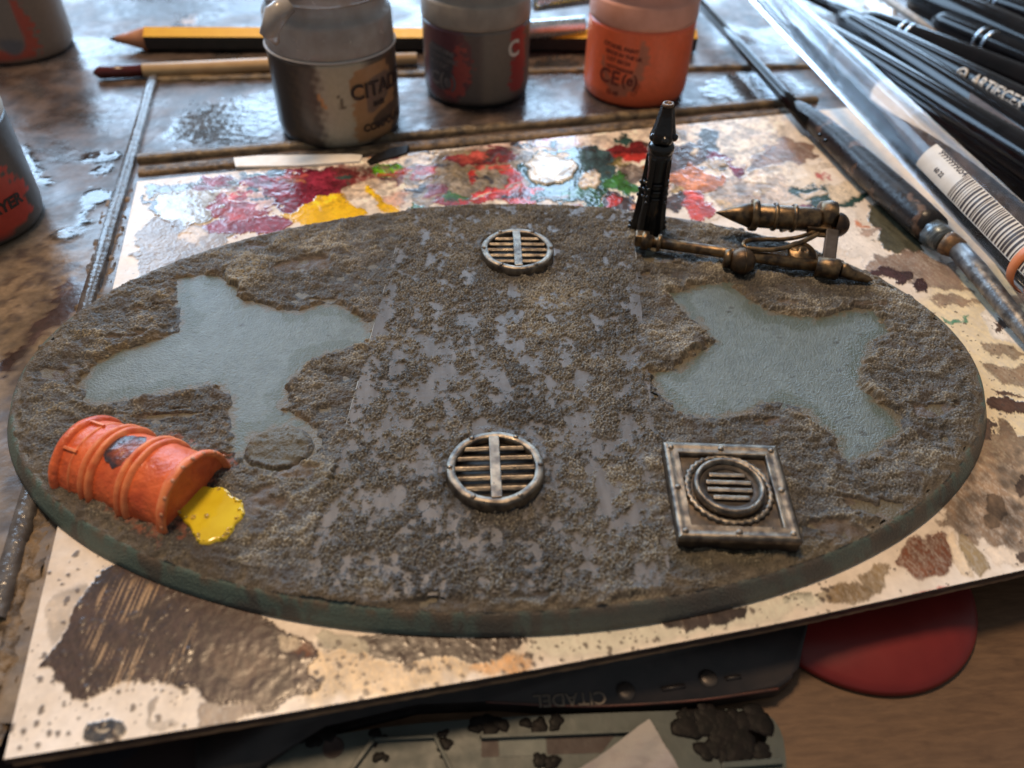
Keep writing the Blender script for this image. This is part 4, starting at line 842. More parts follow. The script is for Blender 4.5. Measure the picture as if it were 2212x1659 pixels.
# ------------------------------------------------------------------ tray behind and left of the palette
ZTR = -.14
TRP = [
 ([(175, 340), (200, 333), (255, 330), (262, 340), (230, 352), (185, 358)], (.035, .03, .03), .07, .03, 1.5, 3),
 ([(190, 375), (215, 358), (245, 357), (246, 372), (215, 382)], (.035, .03, .03), .07, .03, 1.5, 2),
 ([(170, 420), (195, 408), (245, 410), (250, 428), (210, 442), (190, 465), (175, 450)], (.04, .035, .035), .06, .03, 1.5, 3),
 ([(105, 505), (150, 492), (168, 505), (150, 520), (115, 520)], (.03, .028, .028), .06, .03, 1.5, 3),
 ([(155, 490), (180, 455), (190, 462), (180, 475), (196, 478), (180, 495)], (.03, .028, .028), .06, .03, 1.5, 3),
 ([(85, 392), (120, 380), (125, 398), (95, 410)], (.03, .028, .028), .06, .03, 1.5, 3),
 ([(50, 310), (65, 320), (100, 380), (85, 395), (65, 350)], (.03, .028, .028), .07, .03, 1.5, 3),
 ([(0, 560), (180, 500), (190, 600), (160, 680), (60, 760), (0, 770)], (.17, .12, .075), .35, .0, 20, 8),
 ([(150, 600), (200, 600), (190, 660), (120, 720), (40, 760), (50, 710), (110, 660)], (.07, .045, .04), .25, .01, 4, 8),
 ([(0, 770), (60, 740), (40, 800), (0, 820)], (.04, .022, .018), .2, .01),
 ([(0, 900), (20, 900), (60, 1080), (50, 1200), (0, 1200)], (.16, .12, .085), .4, 0, 6, 8),
 ([(395, 40), (420, 36), (425, 52), (400, 56)], (.45, .28, .17), .4, .01),
 ([(200, 0), (640, 0), (560, 30), (400, 25), (220, 35)], (.03, .027, .03), .35, .0, 8, 8),
 ([(380, 250), (470, 225), (600, 215), (620, 300), (420, 320), (350, 300)], (.06, .062, .066), .10, .01, 4, 10),
 ([(1150, 130), (1250, 125), (1255, 160), (1150, 165)], (.05, .05, .055), .08, .01, 3, 6),
 ([(1500, 170), (1700, 150), (1760, 220), (1560, 240)], (.05, .05, .055), .09, .01, 4, 6),
 ([(1860, 5), (1900, 3), (1940, 30), (1925, 42), (1885, 32)], (.75, .75, .72), .12, .05, 1.5, 3),  # reflection on the board, painted in as a glossy white blob
 ([(1780, 18), (1815, 14), (1820, 32), (1790, 36)], (.60, .52, .40), .3, .03, 1.5, 3),
 ([(2060, 60), (2180, 90), (2160, 110), (2060, 90)], (.2, .03, .025), .3, .01),
]
def build_tray():
    nx, ny, st = 620, 520, .09; x0, y0 = -24.0, -8.2
    X, Y = np.meshgrid(x0+np.arange(nx)*st, y0+np.arange(ny)*st); P = np.stack([X.ravel(), Y.ravel(), np.full(nx*ny, ZTR)], -1); D = PJ(P)
    f = lambda *a, **k: fnoise(nx, ny, st, *a, **k).ravel()
    n1 = f(.2, 2.5, 1.3, 81); n2 = f(.5, 6, 1.5, 82); n3 = f(.1, .6, .5, 83)
    cols = np.tile(np.array((.083, .060, .050)), (nx*ny, 1)); cols *= (1+.30*np.clip(n1, -1.5, 1.5))[:, None]
    cols += (np.array((.05, .05, .055))-cols)*smst(0, 1.2, n2)[:, None]*.6
    rough = .34-.10*np.clip(n2, -1, 1)+.03*n3; h = .004*n1
    left = smst(420, 560, D[:, 1])*smst(330, 200, D[:, 0]); cols += (np.array((.20, .145, .092))-cols)*(left*(.7+.25*np.clip(n1, -1, 1)))[:, None]; rough += .1*left
    paint(D, cols, rough, h, TRP, np.stack([n1, n3], -1))
    rs = np.random.default_rng(19)
    for _ in range(260):
        c = W((rs.uniform(0, 230), rs.uniform(520, 1150)), ZTR)[:2]; r = .03+.14*rs.random()**3
        i0, j0 = int((c[1]-y0)/st), int((c[0]-x0)/st); ii = slice(max(i0-3, 0), i0+4); jj = slice(max(j0-3, 0), j0+4)
        ids = (np.arange(nx*ny).reshape(ny, nx)[ii, jj]).ravel(); d = np.hypot(P[ids, 0]-c[0], (P[ids, 1]-c[1]))
        m = (1-smst(r*.6, r*1.4, d))[:, None]*.7; cols[ids] += (np.array((.05, .035, .03))-cols[ids])*m
    P[:, 2] += h; idx = np.arange(nx*ny).reshape(ny, nx)
    q = np.stack([idx[:-1, :-1], idx[:-1, 1:], idx[1:, 1:], idx[1:, :-1]], -1).reshape(-1, 4)
    fl = (W((8, 1640), 0), W((2212, 1231), 0)); a, b = fl[0][:2], fl[1][:2]; nrm = np.array([-(b-a)[1], (b-a)[0]]); nrm /= np.linalg.norm(nrm)
    keep = (((P[:, :2]-a) @ nrm)[q] > .5).all(1); hid = (np.hypot(P[:, 0]/8.3, P[:, 1]/5)[q] < .95).all(1); q = q[keep & ~hid]
    used = np.unique(q); rm = -np.ones(nx*ny, int); rm[used] = np.arange(len(used))
    t = thing('work_tray', 'brown stained work board with raised ridges behind and left of the palette', 'work board', (-10, 4, -.3))
    link('board_surface', mesh('board_surface', P[used], rm[q], True, np.clip(cols, .004, .9)[used], np.clip(rough, .05, .9)[used]), M_tray, t)
    # ridges
    def ridge(name, p0, p1, w, hh, mat, z=ZTR, n=60, sd=1):
        A_, B_ = V3(W(p0, z)), V3(W(p1, z)); dd = (B_-A_); d_ = dd.normalized(); s_ = Vector((-d_.y, d_.x, 0)); rs2 = random.Random(sd)
        V = []; F = []; prof = [(-.5, -.02), (-.48, .6), (-.3, .96), (0, 1.03), (.3, .96), (.48, .6), (.5, -.02)]; m = len(prof); j1 = j2 = 0
        for i in range(n+1):
            j1 = j1*.85+rs2.uniform(-.006, .006); j2 = j2*.8+rs2.uniform(-.006, .006)
            for o_, z_ in prof: V.append(A_+dd*(i/n)+s_*(o_*w+j1)+Vector((0, 0, z_*hh+j2*(z_ > .5))))
        for i in range(n):
            for k in range(m-1): F.append((i*m+k, i*m+k+1, (i+1)*m+k+1, (i+1)*m+k))
        link(name, mesh(name, V, np.array(F)), mat, t)
    ridge('left_ridge', (333, 172), (-10, 1345), .30, .16, M_ridge, sd=3)
    ridge('back_ridge', (300, 348), (1760, 218), .34, .15, M_ridgeG, sd=5)
    ridge('back_lip', (300, 372), (1740, 240), .42, .08, M_gunk, sd=6)
    ridge('far_ridge', (333, 172), (1900, 140), .34, .10, M_ridgeG, sd=7)
    # gunk-filled groove along the left edge of the palette
    A_, B_ = V3(W((288, 395), 0)), V3(W((0, 1600), 0)); n = 200; m = 9; rs2 = np.random.default_rng(5)
    d_ = (B_-A_).normalized(); s_ = Vector((-d_.y, d_.x, 0)); V = []; F = []
    no = fnoise(m*8, n+1, 1, 2, 20, 1, 91)
    for i in range(n+1):
        for k in range(m): V.append(A_+(B_-A_)*(i/n)-s_*(.04+.56*k/(m-1))+Vector((0, 0, -.15+.03*float(no[i, k*4])+(.07 if k in (3, 4) else .0))))
    for i in range(n):
        for k in range(m-1): F.append((i*m+k, i*m+k+1, (i+1)*m+k+1, (i+1)*m+k))
    link('groove_gunk', mesh('groove_gunk', V, np.array(F)), M_gunk, t)
build_tray()

# ------------------------------------------------------------------ desk
bm = bmesh.new(); bmesh.ops.create_grid(bm, x_segments=1, y_segments=1, size=1)
for v in bm.verts: v.co = Vector((v.co.x*120, v.co.y*110+80, -1.1))
link('desk', finish(bm, 'desk', 0), M_desk, None, kind='structure')
bm = bmesh.new(); bmesh.ops.create_cube(bm, size=1)
for v in bm.verts: v.co = Vector((v.co.x*60+2, v.co.y*60+28.5, v.co.z*.72-.70))
link('tray_underside', finish(bm, 'tray_underside', 0), M_edgeb, bpy.data.objects['work_tray'])
bpy.data.objects['tray_underside'].data.transform(Matrix.Translation((0, 0, 0)))

# ------------------------------------------------------------------ paint pots
def view_ang(c): return math.atan2(CAM[1]-c[1], CAM[0]-c[0])
def pot(pt, r, hb, hc, label, painter, cap, z0=ZTR, rough=.3, capr=1.0, extra=None):
    fp = W(pt, z0); d = fp[:2]-CAM[:2]; d /= np.linalg.norm(d); c = np.array([fp[0]+d[0]*r, fp[1]+d[1]*r, z0])
    t = thing('paint_pot', label, 'paint pot', c, 'paint pots standing round the palette')
    prof = [(r*.86, 0), (r*.93, .03), (r*.975, .12), (r*.99, .25)]+[(r, z) for z in np.linspace(.35, hb-.08, 46)]+[(r*.995, hb-.03), (r*.96, hb)]
    seg = 150; A = np.linspace(0, 2*pi, seg, endpoint=False)
    V = np.concatenate([np.stack([c[0]+p*np.cos(A), c[1]+p*np.sin(A), np.full(seg, z0+h)], -1) for p, h in prof])
    i = np.arange(seg); j = (i+1) % seg; F = np.concatenate([np.stack([l*seg+i, l*seg+j, (l+1)*seg+j, (l+1)*seg+i], -1) for l in range(len(prof)-1)])
    rel = (np.tile(A, len(prof))-view_ang(c)+pi) % (2*pi)-pi      # angle from the side facing the camera, + = right
    hh = np.repeat([h for _, h in prof], seg)
    cols, ro = painter(rel, hh)
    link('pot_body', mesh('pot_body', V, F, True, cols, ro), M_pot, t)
    # cap: collar, neck, lid, flip tab
    k = capr
    lathe('pot_collar', [(r*.97, hb-.01), (r*1.0*k, hb+.03), (r*1.01*k, hb+.12), (r*1.0*k, hb+hc*.55), (r*.985*k, hb+hc*.62), (r*.93*k, hb+hc*.66), (r*.92*k, hb+hc*.9)], c, cap, t, seg=64)
    lathe('pot_lid', [(r*.90*k, hb+hc*.9), (r*.98*k, hb+hc*.94), (r*.99*k, hb+hc*1.15), (r*.93*k, hb+hc*1.3), (r*.6*k, hb+hc*1.36), (.001, hb+hc*1.37)], c, cap, t, seg=64)
    if extra: extra(t, c)
    return t, c
def blob(a, h, pts): return inpoly(np.stack([a*1.5, h], -1), smoothpoly(pts, 1))
def jag(a, h, s=0): return .05*np.sin(a*23+h*9+s)+.04*np.sin(h*31+a*11+s*2)+.03*np.sin(a*51-h*17)
# orange pot
def p_orange(a, h):
    c = np.tile(np.array((.90, .165, .065)), (len(a), 1)); d = blob(a+jag(a, h)*.6, h, [(-.85, 1.9), (-.45, 2.0), (.15, 1.95), (.32, 1.7), (.28, 1.2), (.15, .75), (-.3, .25), (-.9, .6), (-1.05, 1.2)])
    e = blob(a, h, [(-.9, 2.1), (.1, 2.1), (.02, 1.6), (.0, 1.1), (-.3, .62), (-.75, .8), (-1.0, 1.3)])
    m = (1-smst(-.02, .03, d))*smst(-.03, .03, e); c += (np.array((.42, .17, .11))-c)*(m*.8)[:, None]
    return c, np.full(len(a), .28)
def x_orange(t, c):
    va = view_ang(c); r = 1.512
    y = 1.66
    for s_, sz, a0 in (('CITADEL PAINT', .15, -.68), ('MADE IN THE UK', .14, -.62), ('LOT 00124', .15, -.58), ('NOTTINGHAM', .12, -.58)):
        text_on_cyl('label_text', s_, sz, c, r, va+a0, c[2]+y, M_inkred, t, bold=.006, tilt=-.10); y -= .19
    text_on_cyl('label_mark', 'CE', .55, c, r, va-.72, c[2]+.66, M_inkred, t, bold=.012, tilt=-.05)
    text_on_cyl('label_mark', '(e)', .42, c, r, va-.24, c[2]+.68, M_inkred, t, bold=.012)
    text_on_cyl('label_text', '12 ml', .16, c, r, va-.52, c[2]+.36, M_inkred, t, bold=.01)
    text_on_cyl('label_text', '12ml', .2, c, r, va+.02, c[2]+.36, M_inkred, t, tilt=1.1)
pot((1362, 237), 1.50, 2.12, 1.0, 'bright orange paint pot with frosted cap, rightmost of the pots', p_orange, M_frostO, extra=x_orange)
# purple/grey pot
def p_purple(a, h):
    n = len(a); c = np.tile(np.array((.115, .095, .088)), (n, 1)); j = jag(a, h)
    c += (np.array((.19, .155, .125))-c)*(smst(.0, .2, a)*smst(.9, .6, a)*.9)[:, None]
    m = 1-smst(-.02, .03, blob(a+j*.3, h, [(-1.9, .1), (-.2, .15), (-.1, 2.3), (-1.9, 2.3)])); c += (np.array((.14, .04, .055))-c)*m[:, None]*.8
    m = 1-smst(-.02, .03, blob(a+j, h, [(-.75, 1.0), (-.55, 1.85), (-.4, 1.8), (-.28, 1.4), (-.1, 1.1), (-.3, .8), (-.4, .35), (-1.0, .35), (-.75, .6)])); c += (np.array((.33, .065, .06))-c)*m[:, None]
    m = 1-smst(-.02, .03, blob(a, h, [(-1.6, 1.75), (-.8, 1.6), (-.62, 1.5), (-.68, 1.0), (-.85, .5), (-1.25, .45), (-1.6, .8)])); c += (np.array((.075, .07, .08))-c)*m[:, None]
    m = 1-smst(-.02, .03, blob(a+j*.7, h, [(1.0, .4), (1.0, 1.0), (1.1, 1.3), (1.0, 2.2), (1.6, 2.2), (1.7, .4)])); c += (np.array((.34, .045, .045))-c)*m[:, None]
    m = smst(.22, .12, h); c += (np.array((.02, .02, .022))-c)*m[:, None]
    return c, np.full(n, .34)
def x_purple(t, c):
    va = view_ang(c); r = 1.512; y = 1.55
    for s_ in ('CONTAINS', 'NON TOXIC', 'ACRYLIC'): text_on_cyl('label_text', s_, .17, c, r, va-.98, c[2]+y, M_inkgrey, t, bold=.008, tilt=-.14); y -= .19
    text_on_cyl('label_mark', 'C(e)', .5, c, r, va-.98, c[2]+.6, M_inkgrey, t, bold=.016)
    text_on_cyl('label_mark', 'C', .6, c, r, va+.60, c[2]+1.4, M_white, t, bold=.02)
pot((1030, 240), 1.50, 2.12, 1.0, 'grey and maroon stained paint pot, middle of the row behind the palette', p_purple, M_frostB, extra=x_purple)
# metallic pot with the clear lid
def p_metal(a, h):
    n = len(a); j = jag(a, h)
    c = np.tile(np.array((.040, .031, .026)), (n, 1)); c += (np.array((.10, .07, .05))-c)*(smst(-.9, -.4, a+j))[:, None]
    m = smst(-.38, -.16, a+j*.6)*smst(.62, .35, a); c += (np.array((.46, .40, .30))-c)*m[:, None]  # bright centre band: light reflected by the metallic paint, put into the body colour
    m = 1-smst(-.02, .03, blob(a+j*.4, h, [(.30, .25), (.35, 1.2), (.30, 1.85), (.5, 2.05), (1.6, 2.1), (1.6, .2), (.6, .15)])); c += (np.array((.40, .22, .105))-c)*m[:, None]
    m = 1-smst(-.02, .03, blob(a, h, [(.66, 1.3), (.7, 1.75), (1.5, 1.85), (1.5, 1.3), (.9, .9), (.66, .9)])); c += (np.array((.19, .125, .095))-c)*m[:, None]
    m = 1-smst(-.02, .03, blob(a, h, [(.78, .8), (1.6, 1.0), (1.6, .62), (.82, .48)])); c += (np.array((.11, .07, .05))-c)*m[:, None]
    m = 1-smst(-.01, .02, blob(a, h, [(-.48, 1.5), (-.42, 1.52), (-.28, 1.18), (-.33, 1.1)])); c += (np.array((.60, .28, .10))-c)*m[:, None]
    m = 1-smst(-.01, .02, blob(a+j*.3, h, [(.02, 1.45), (.07, 1.5), (.08, 1.3), (.16, 1.15), (-.06, 1.12), (.03, 1.3)])); c += (np.array((.10, .08, .06))-c)*m[:, None]
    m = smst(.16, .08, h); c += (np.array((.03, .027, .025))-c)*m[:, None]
    return c, np.full(n, .30)
def x_metal(t, c):
    va = view_ang(c); r = 1.632
    text_on_cyl('label_text', 'CITADEL', .52, c, r, va+.19, c[2]+1.32, M_ink, t, bold=.012)
    text_on_cyl('label_text', 'BASE', .16, c, r, va+.56, c[2]+1.05, M_ink, t, bold=.01)
    text_on_cyl('label_text', 'COMPOUND', .26, c, r, va+.34, c[2]+.46, M_ink, t, bold=.01)
    lathe('inner_ring', [(1.60, 2.22), (1.645, 2.25), (1.60, 2.28)], c, M_frost, t, seg=64)
M_clearpot = surf('cloudy_clear_lid', (.50, .47, .45), (.40, .36, .33), .16, .28, 2.2, bscale=4, bdist=.01, trans=.2)
pot((745, 328), 1.60, 2.22, 1.35, 'dark pewter paint pot with cloudy clear lid, front one by the palette edge', p_metal, M_clearpot, extra=x_metal, capr=.985)
# flip tab of that lid
tt = bpy.data.objects['paint_pot.002']
tb = W((590, 45), 3.2); tube('flip_tab', [tb+np.array([.35, .25, .3]), tb+np.array([.05, .05, .1]), tb+np.array([-.12, -.05, -.25]), tb+np.array([0, 0, -.5])], [.22, .26, .22, .08], M_clearpot, tt, 12)
# top left pot
def p_tl(a, h):
    n = len(a); c = np.tile(np.array((.26, .19, .145)), (n, 1)); j = jag(a, h)
    m = 1-smst(-.02, .04, blob(a+j, h, [(-2., .12), (.35, .15), (.42, .5), (.5, 1.0), (.35, 1.6), (.3, 2.2), (-2., 2.2)])); c += (np.array((.50, .10, .065))-c)*m[:, None]
    m = 1-smst(-.02, .04, blob(a, h, [(-2., .9), (-2., 2.2), (.1, 2.2), (.12, 1.2), (.15, .6), (-.15, .3), (-.5, .5)])); c += (np.array((.27, .21, .17))-c)*m[:, None]
    m = 1-smst(-.1, .1, blob(a, h, [(-.6, .8), (.0, .75), (.1, .55), (-.15, .3), (-.4, .35)])); c += (np.array((.16, .15, .16))-c)*m[:, None]
    return c, np.full(n, .42)
pot((62, 140), 1.55, 2.2, 1.0, 'dirty grey and orange paint pot in the far left corner', p_tl, M_frostB)
def p_l(a, h):
    n = len(a); c = np.tile(np.array((.085, .072, .062)), (n, 1)); j = jag(a, h)
    m = 1-smst(-.02, .03, blob(a+j*1.2, h, [(-.4, .2), (1.35, .3), (1.25, .7), (1.5, 1.0), (1.1, 1.25), (.9, 1.7), (-.4, 1.8)])); c += (np.array((.50, .055, .035))-c)*m[:, None]
    return c, np.full(n, .36)
def x_l(t, c):
    va = view_ang(c); text_on_cyl('label_text', 'LAYER', .34, c, 1.512, va+.12, c[2]+.72, M_ink, t, bold=.015)
pot((-25, 548), 1.50, 2.35, .9, 'paint pot with torn red label and white cap at the left edge of the photo', p_l, M_white, extra=x_l)

# ------------------------------------------------------------------ pencil, thin brush, rods
def rod(name, label, cat, stations, mats, group=None, seg=18, z=None, smooth=True):
    "stations: list of (pic point, z, radius, partname, mat) consecutive segments"
    t = None
    for seg_ in stations:
        nm, mat, pts = seg_
        P = [V3(W(p, z_)) for p, z_, r_ in pts]; R = [r_ for _, _, r_ in pts]
        if t is None: t = thing(name, label, cat, P[0], group)
        o = tube(nm, P, R, mat, t, seg)
        if not smooth: o.data.polygons.foreach_set('use_smooth', np.zeros(len(o.data.polygons), bool))
    return t
def pencil():
    z = ZTR+.32; A_ = V3(W((236, 84), z)); B_ = V3(W((1500, 88), z)); B_ = Vector((B_.x, B_.y, z)); d = (B_-A_).normalized()
    t = thing('pencil', 'yellow and black striped pencil lying behind the row of paint pots', 'pencil', A_)
    s = Vector((-d.y, d.x, 0)); u = Vector((0, 0, 1)); r = .37
    hexv = [(cos(pi/6+k*pi/3), sin(pi/6+k*pi/3)) for k in range(6)]
    for k in range(6):
        a, b = hexv[k], hexv[(k+1) % 6]; mid = (a[1]+b[1])/2
        V = []
        for dist in (1.15, (B_-A_).length):
            for q in (a, b): V.append(A_+d*dist+s*(q[0]*r)+u*(q[1]*r))
        mat = M_py if k in (0, 2, 4) else M_blackm
        # facets seen: the upper near one is yellow, the lower near one black
        mat = M_py if mid > .2 else M_blackm
        link('facet', mesh('facet', V, [(0, 1, 3, 2)], smooth=False), mat, t)
    tube('sharpened_cone', [A_+d*1.15, A_+d*.6, A_+d*.18], [r*.98, r*.53, .09], M_pwood, t, 14)
    tube('lead', [A_+d*.18, A_], [.085, .015], M_blackm, t, 8)
pencil()
rod('thin_brush', 'thin brush with cream handle and maroon end lying in front of the pencil', 'brush',
    [('handle_tip', M_maroon, [((205, 157), ZTR+.18, .07), ((215, 157), ZTR+.2, .17), ((310, 152), ZTR+.2, .19)]),
     ('handle', M_cream, [((310, 152), ZTR+.2, .195), ((700, 134), ZTR+.2, .20), ((900, 126), ZTR+.2, .17)])], None)
def ribbed(label, p0, p1, z, r, n):
    A_, B_ = V3(W(p0, z)), V3(W(p1, z)); t = thing('metal_rod', label, 'metal rod', A_); P = []; R = []
    for k in range(n*2+1): P.append(A_+(B_-A_)*(k/(n*2))); R.append(r*(1 if k % 2 else .94))
    R[0] = R[-1] = r*.6; tube('shaft', P, R, M_silver, t, 18)
ribbed('ribbed silver metal rod seen between the grey and orange pots', (1100, 68), (1262, 56), .6, .30, 40)
ribbed('upper silver metal rod at the top edge between the pots', (1150, 6), (1420, -30), .9, .30, 30)
# white strip and black lump in front of the pewter pot
prism('white_strip', WP([(505, 346), (560, 342), (760, 338), (784, 340), (778, 354), (640, 364), (510, 366)], -.02), -.13, .06, surf('white_plastic', (.88, .84, .78), (.8, .74, .66), .4), None, .03, cat='plastic strip')
props(bpy.data.objects['white_strip'], 'white plastic strip lying in front of the pewter pot')
prism('black_scrap', WP([(792, 352), (810, 338), (850, 322), (885, 318), (880, 336), (830, 350), (800, 360)], -.02), -.12, .05, M_crud, None, .04, label='small black scrap beside the white strip under the pewter pot', cat='scrap')

# ------------------------------------------------------------------ brushes and tube on the right
G = 'black brushes and tools heaped at the top right'; KB = 1.35
def brush(label, p0, p1, z0, z1, r0, r1, rings=(), tip=None, extra=None, mat=None, name='paint_brush', cat='brush'):
    r0, r1 = r0*KB, r1*KB; A_, B_ = V3(W(p0, z0)), V3(W(p1, z1)); t = thing(name, label, cat, A_, G); n = 24; P = []; R = []
    for k in range(n+1):
        f_ = k/n; P.append(A_+(B_-A_)*f_); R.append((r0+(r1-r0)*f_)*(1+.05*sin(f_*6))*(1 if 0 < k < n else .5))
    tube('handle', P, R, mat or M_blackp, t, 24)
    for f_ in rings:
        q = A_+(B_-A_)*f_; d_ = (B_-A_).normalized(); rr_ = (r0+(r1-r0)*f_)*1.13
        tube('ring', [q-d_*.05, q-d_*.04, q+d_*.04, q+d_*.05], [rr_*.8, rr_, rr_, rr_*.8], M_silver, t, 20)
    if tip:
        q = V3(W(tip[0], tip[1])); tube('ferrule', [A_, A_+(q-A_)*.5], [r0*.9, r0*.7], M_brushmetal, t, 16); tube('bristles', [A_+(q-A_)*.5, A_+(q-A_)*.8, q], [r0*.7, r0*.6, .02], M_blackm, t, 12)
    if extra: extra(t, A_, B_)
    return t
def on_rod_text(s_, size, off, back=.0):
    def f(t, A_, B_):
        d_ = (B_-A_).normalized(); toC = (V3(CAM)-(A_+d_*off)).normalized(); nrm = (toC-d_*toC.dot(d_)).normalized(); upv = nrm.cross(d_)
        rr_ = back; V, F = text_mesh(s_, size, bold=.008); ang = V[:, 1]/rr_-size*.35/rr_+.12
        o = np.array(A_+d_*off); P_ = o+V[:, :1]*np.array(d_)+rr_*np.cos(ang)[:, None]*np.array(nrm)+rr_*np.sin(ang)[:, None]*np.array(upv)
        link('handle_text', mesh('handle_text', P_, F, smooth=False), M_white, t)
        cpos = A_+d_*(off-.38); 
        ringP = []
        for k in range(21):
            th = 2*pi*k/20; x_ = .15*cos(th); y_ = .15*sin(th); an = y_/rr_
            ringP.append(cpos+d_*x_+nrm*(rr_*cos(an))+upv*(rr_*sin(an)))
        tube('handle_emblem', ringP, .035, M_white, t, 6, caps=False)
        tube('handle_emblem', [cpos+nrm*(rr_)+d_*-.06, cpos+nrm*rr_+d_*.06], .03, M_white, t, 6)
    return f
brush('thick black brush handle nearest the clear tube, running off the right edge', (1868, 150), (2330, 455), .25, .25, .30, .42)
brush('black brush handle with worn segmented end, second from the clear tube', (1745, 45), (2360, 430), .35, .75, .20, .40)
brush('black brush handle with rounded pale end beside the serrated blade', (1812, 34), (2420, 420), .3, .7, .24, .36)
brush('black brush with ARTIFICER lettering on its handle', (1850, 40), (2380, 320), .5, .9, .16, .40, extra=None)
_b = bpy.data.objects['paint_brush.003']
brush('black brush with two silver rings near its left end', (1865, 36), (2400, 250), .5, .8, .22, .34, rings=(.20, .235))
brush('red stained black brush with two silver rings near the right edge', (2020, 40), (2420, 215), .5, .8, .22, .30, rings=(.30, .35))
brush('fat glossy black marker with a broad pale highlight at the top right', (1975, -15), (2420, 185), .6, .9, .42, .46, name='black_marker', cat='marker')
brush('black brush at the very top right corner with rings near the edge', (2060, -30), (2400, 95), .7, 1.1, .2, .28, rings=(.3, .34))
brush('dark handle crossing the top right corner behind all the others', (2120, -40), (2450, 60), .9, 1.2, .3, .3)
for q0, q1, za, zb_, ra, rb, lb in (((1905, 185), (2400, 520), .2, .2, .16, .26, 'slim black brush handle half under the thick one beside the clear tube'),
    ((1700, -30), (2040, 130), .15, .2, .10, .16, 'short black brush handle at the far end beside the clear tube'),
    ((1790, 8), (2300, 260), .25, .5, .12, .22, 'slim black brush handle lying between the lettered brush and the pale-ended one'),
    ((2040, 60), (2420, 300), .25, .3, .22, .30, 'black handle under the lettered brush at the right edge'),
    ((2080, 10), (2430, 150), .4, .5, .22, .26, 'black handle under the fat marker at the top right')):
    brush(lb, q0, q1, za, zb_, ra, rb)
A_, B_ = V3(W((1850, 40), .5)), V3(W((2380, 320), .9))
_d = (B_-A_); _len = _d.length
# lettering position: where the handle crosses picture x = 2115
fbest = min(np.linspace(.2, .9, 141), key=lambda f_: abs(PJ(np.array(A_+_d*f_))[0]-2118))
on_rod_text('ARTIFICER', .42, _len*fbest, .216+(.54-.216)*fbest+.035)(_b, A_, B_)
# pale needle
rod('thin_needle', 'pale thin tapered needle brush pointing down between the black brushes', 'brush',
    [('needle', surf('pale_bristle', (.42, .38, .33), (.3, .26, .22), .5), [((1905, -8), .9, .12), ((1980, 42), .9, .10), ((2046, 88), .9, .02)])], None)
# serrated blade
def blade():
    z = .95; top = [(2096, 200), (2330, 362)]; bot = [(2090, 230), (2330, 425)]
    A1, B1, A2, B2 = [V3(W(q, z)) for q in (top[0], top[1], bot[0], bot[1])]
    t = thing('serrated_blade', 'stained serrated blade lying across the black brush handles', 'blade', A1)
    n = 44; V = []; F = []
    for k in range(n+1):
        f_ = k/n; a = A1+(B1-A1)*f_; b = A2+(B2-A2)*f_; b = b+(b-a).normalized()*(.09 if k % 2 else 0)
        for q, dz in ((a, 0), (b, 0), (a, -.05), (b, -.05)): V.append(q+Vector((0, 0, dz)))
    for k in range(n):
        o_ = k*4; F += [(o_, o_+1, o_+5, o_+4), (o_+2, o_+6, o_+7, o_+3), (o_+1, o_+3, o_+7, o_+5), (o_, o_+4, o_+6, o_+2)]
    F += [(0, 2, 3, 1)]
    link('blade', mesh('blade', V, F, smooth=False), M_serr, t)
    P = []
    for k in range(0, n, 2):
        f_ = (k+1)/n; a = A1+(B1-A1)*f_; b = A2+(B2-A2)*f_; dd = (b-a).normalized(); e_ = (B2-A2).normalized()
        q = b+dd*.03+Vector((0, 0, .012)); P.append((q-e_*.05, q+e_*.05+dd*.05, q+e_*.04+dd*.0))
    V = [v for tri in P for v in tri]; F = [(3*i, 3*i+1, 3*i+2) for i in range(len(P))]
    link('blade_teeth', mesh('blade_teeth', V, F, smooth=False), M_white, t)
blade()
# long dark tool left of the tube
def tool():
    S = lambda x, y, z: V3(W((x, y), z))
    t = thing('sculpting_tool', 'long dark paint-smeared handle with worn metal ferrule at the right of the palette', 'tool', S(1800, 320, .3))
    tube('thin_rod', [S(1500, -6, .35), S(1600, 102, .35), S(1692, 205, .33), S(1750, 268, .33)], [.16, .16, .17, .2], M_blackp, t, 18)
    tube('handle', chaikin([S(1720, 232, .33), S(1795, 292, .36), S(1870, 365, .38), S(1945, 432, .40), S(2015, 497, .38)], 1), [.20, .28, .32, .35, .37, .38, .37, .35, .30][:8], surf('smeared_handle', (.012, .011, .013), (.12, .075, .055), .22, .5, 1.6, bscale=9, bdist=.01, mix=(.60, .64)), t, 24)
    a = S(2010, 498, .38); b = S(2040, 522, .37); tube('ferrule_band', [a, a+(b-a)*.05, b, b+(b-a)*.05], [.26, .31, .27, .22], surf('blue_grey_foil', (.20, .24, .26), (.07, .08, .09), .3, .4, 3, metal=.6, stretch=(1, 8, 1)), t, 8)
    c = S(2075, 540, .36); tube('brass_band', [b, b+(c-b)*.3, c], [.25, .26, .2], M_brass, t, 18)
    tube('tapered_shank', [c-(c-b)*.3, S(2110, 585, .33), S(2170, 660, .27), S(2240, 745, .22), S(2300, 820, .15)], [.20, .21, .19, .16, .1], M_brushmetal, t, 20)
    for q in ((1779, 292), (1791, 304)):
        lathe('bead', [(.05, 0), (.04, .03), (.001, .045)], S(q[0]-8, q[1], .62), M_blackp, t, (-.3, -.5, 1), 10)
tool()
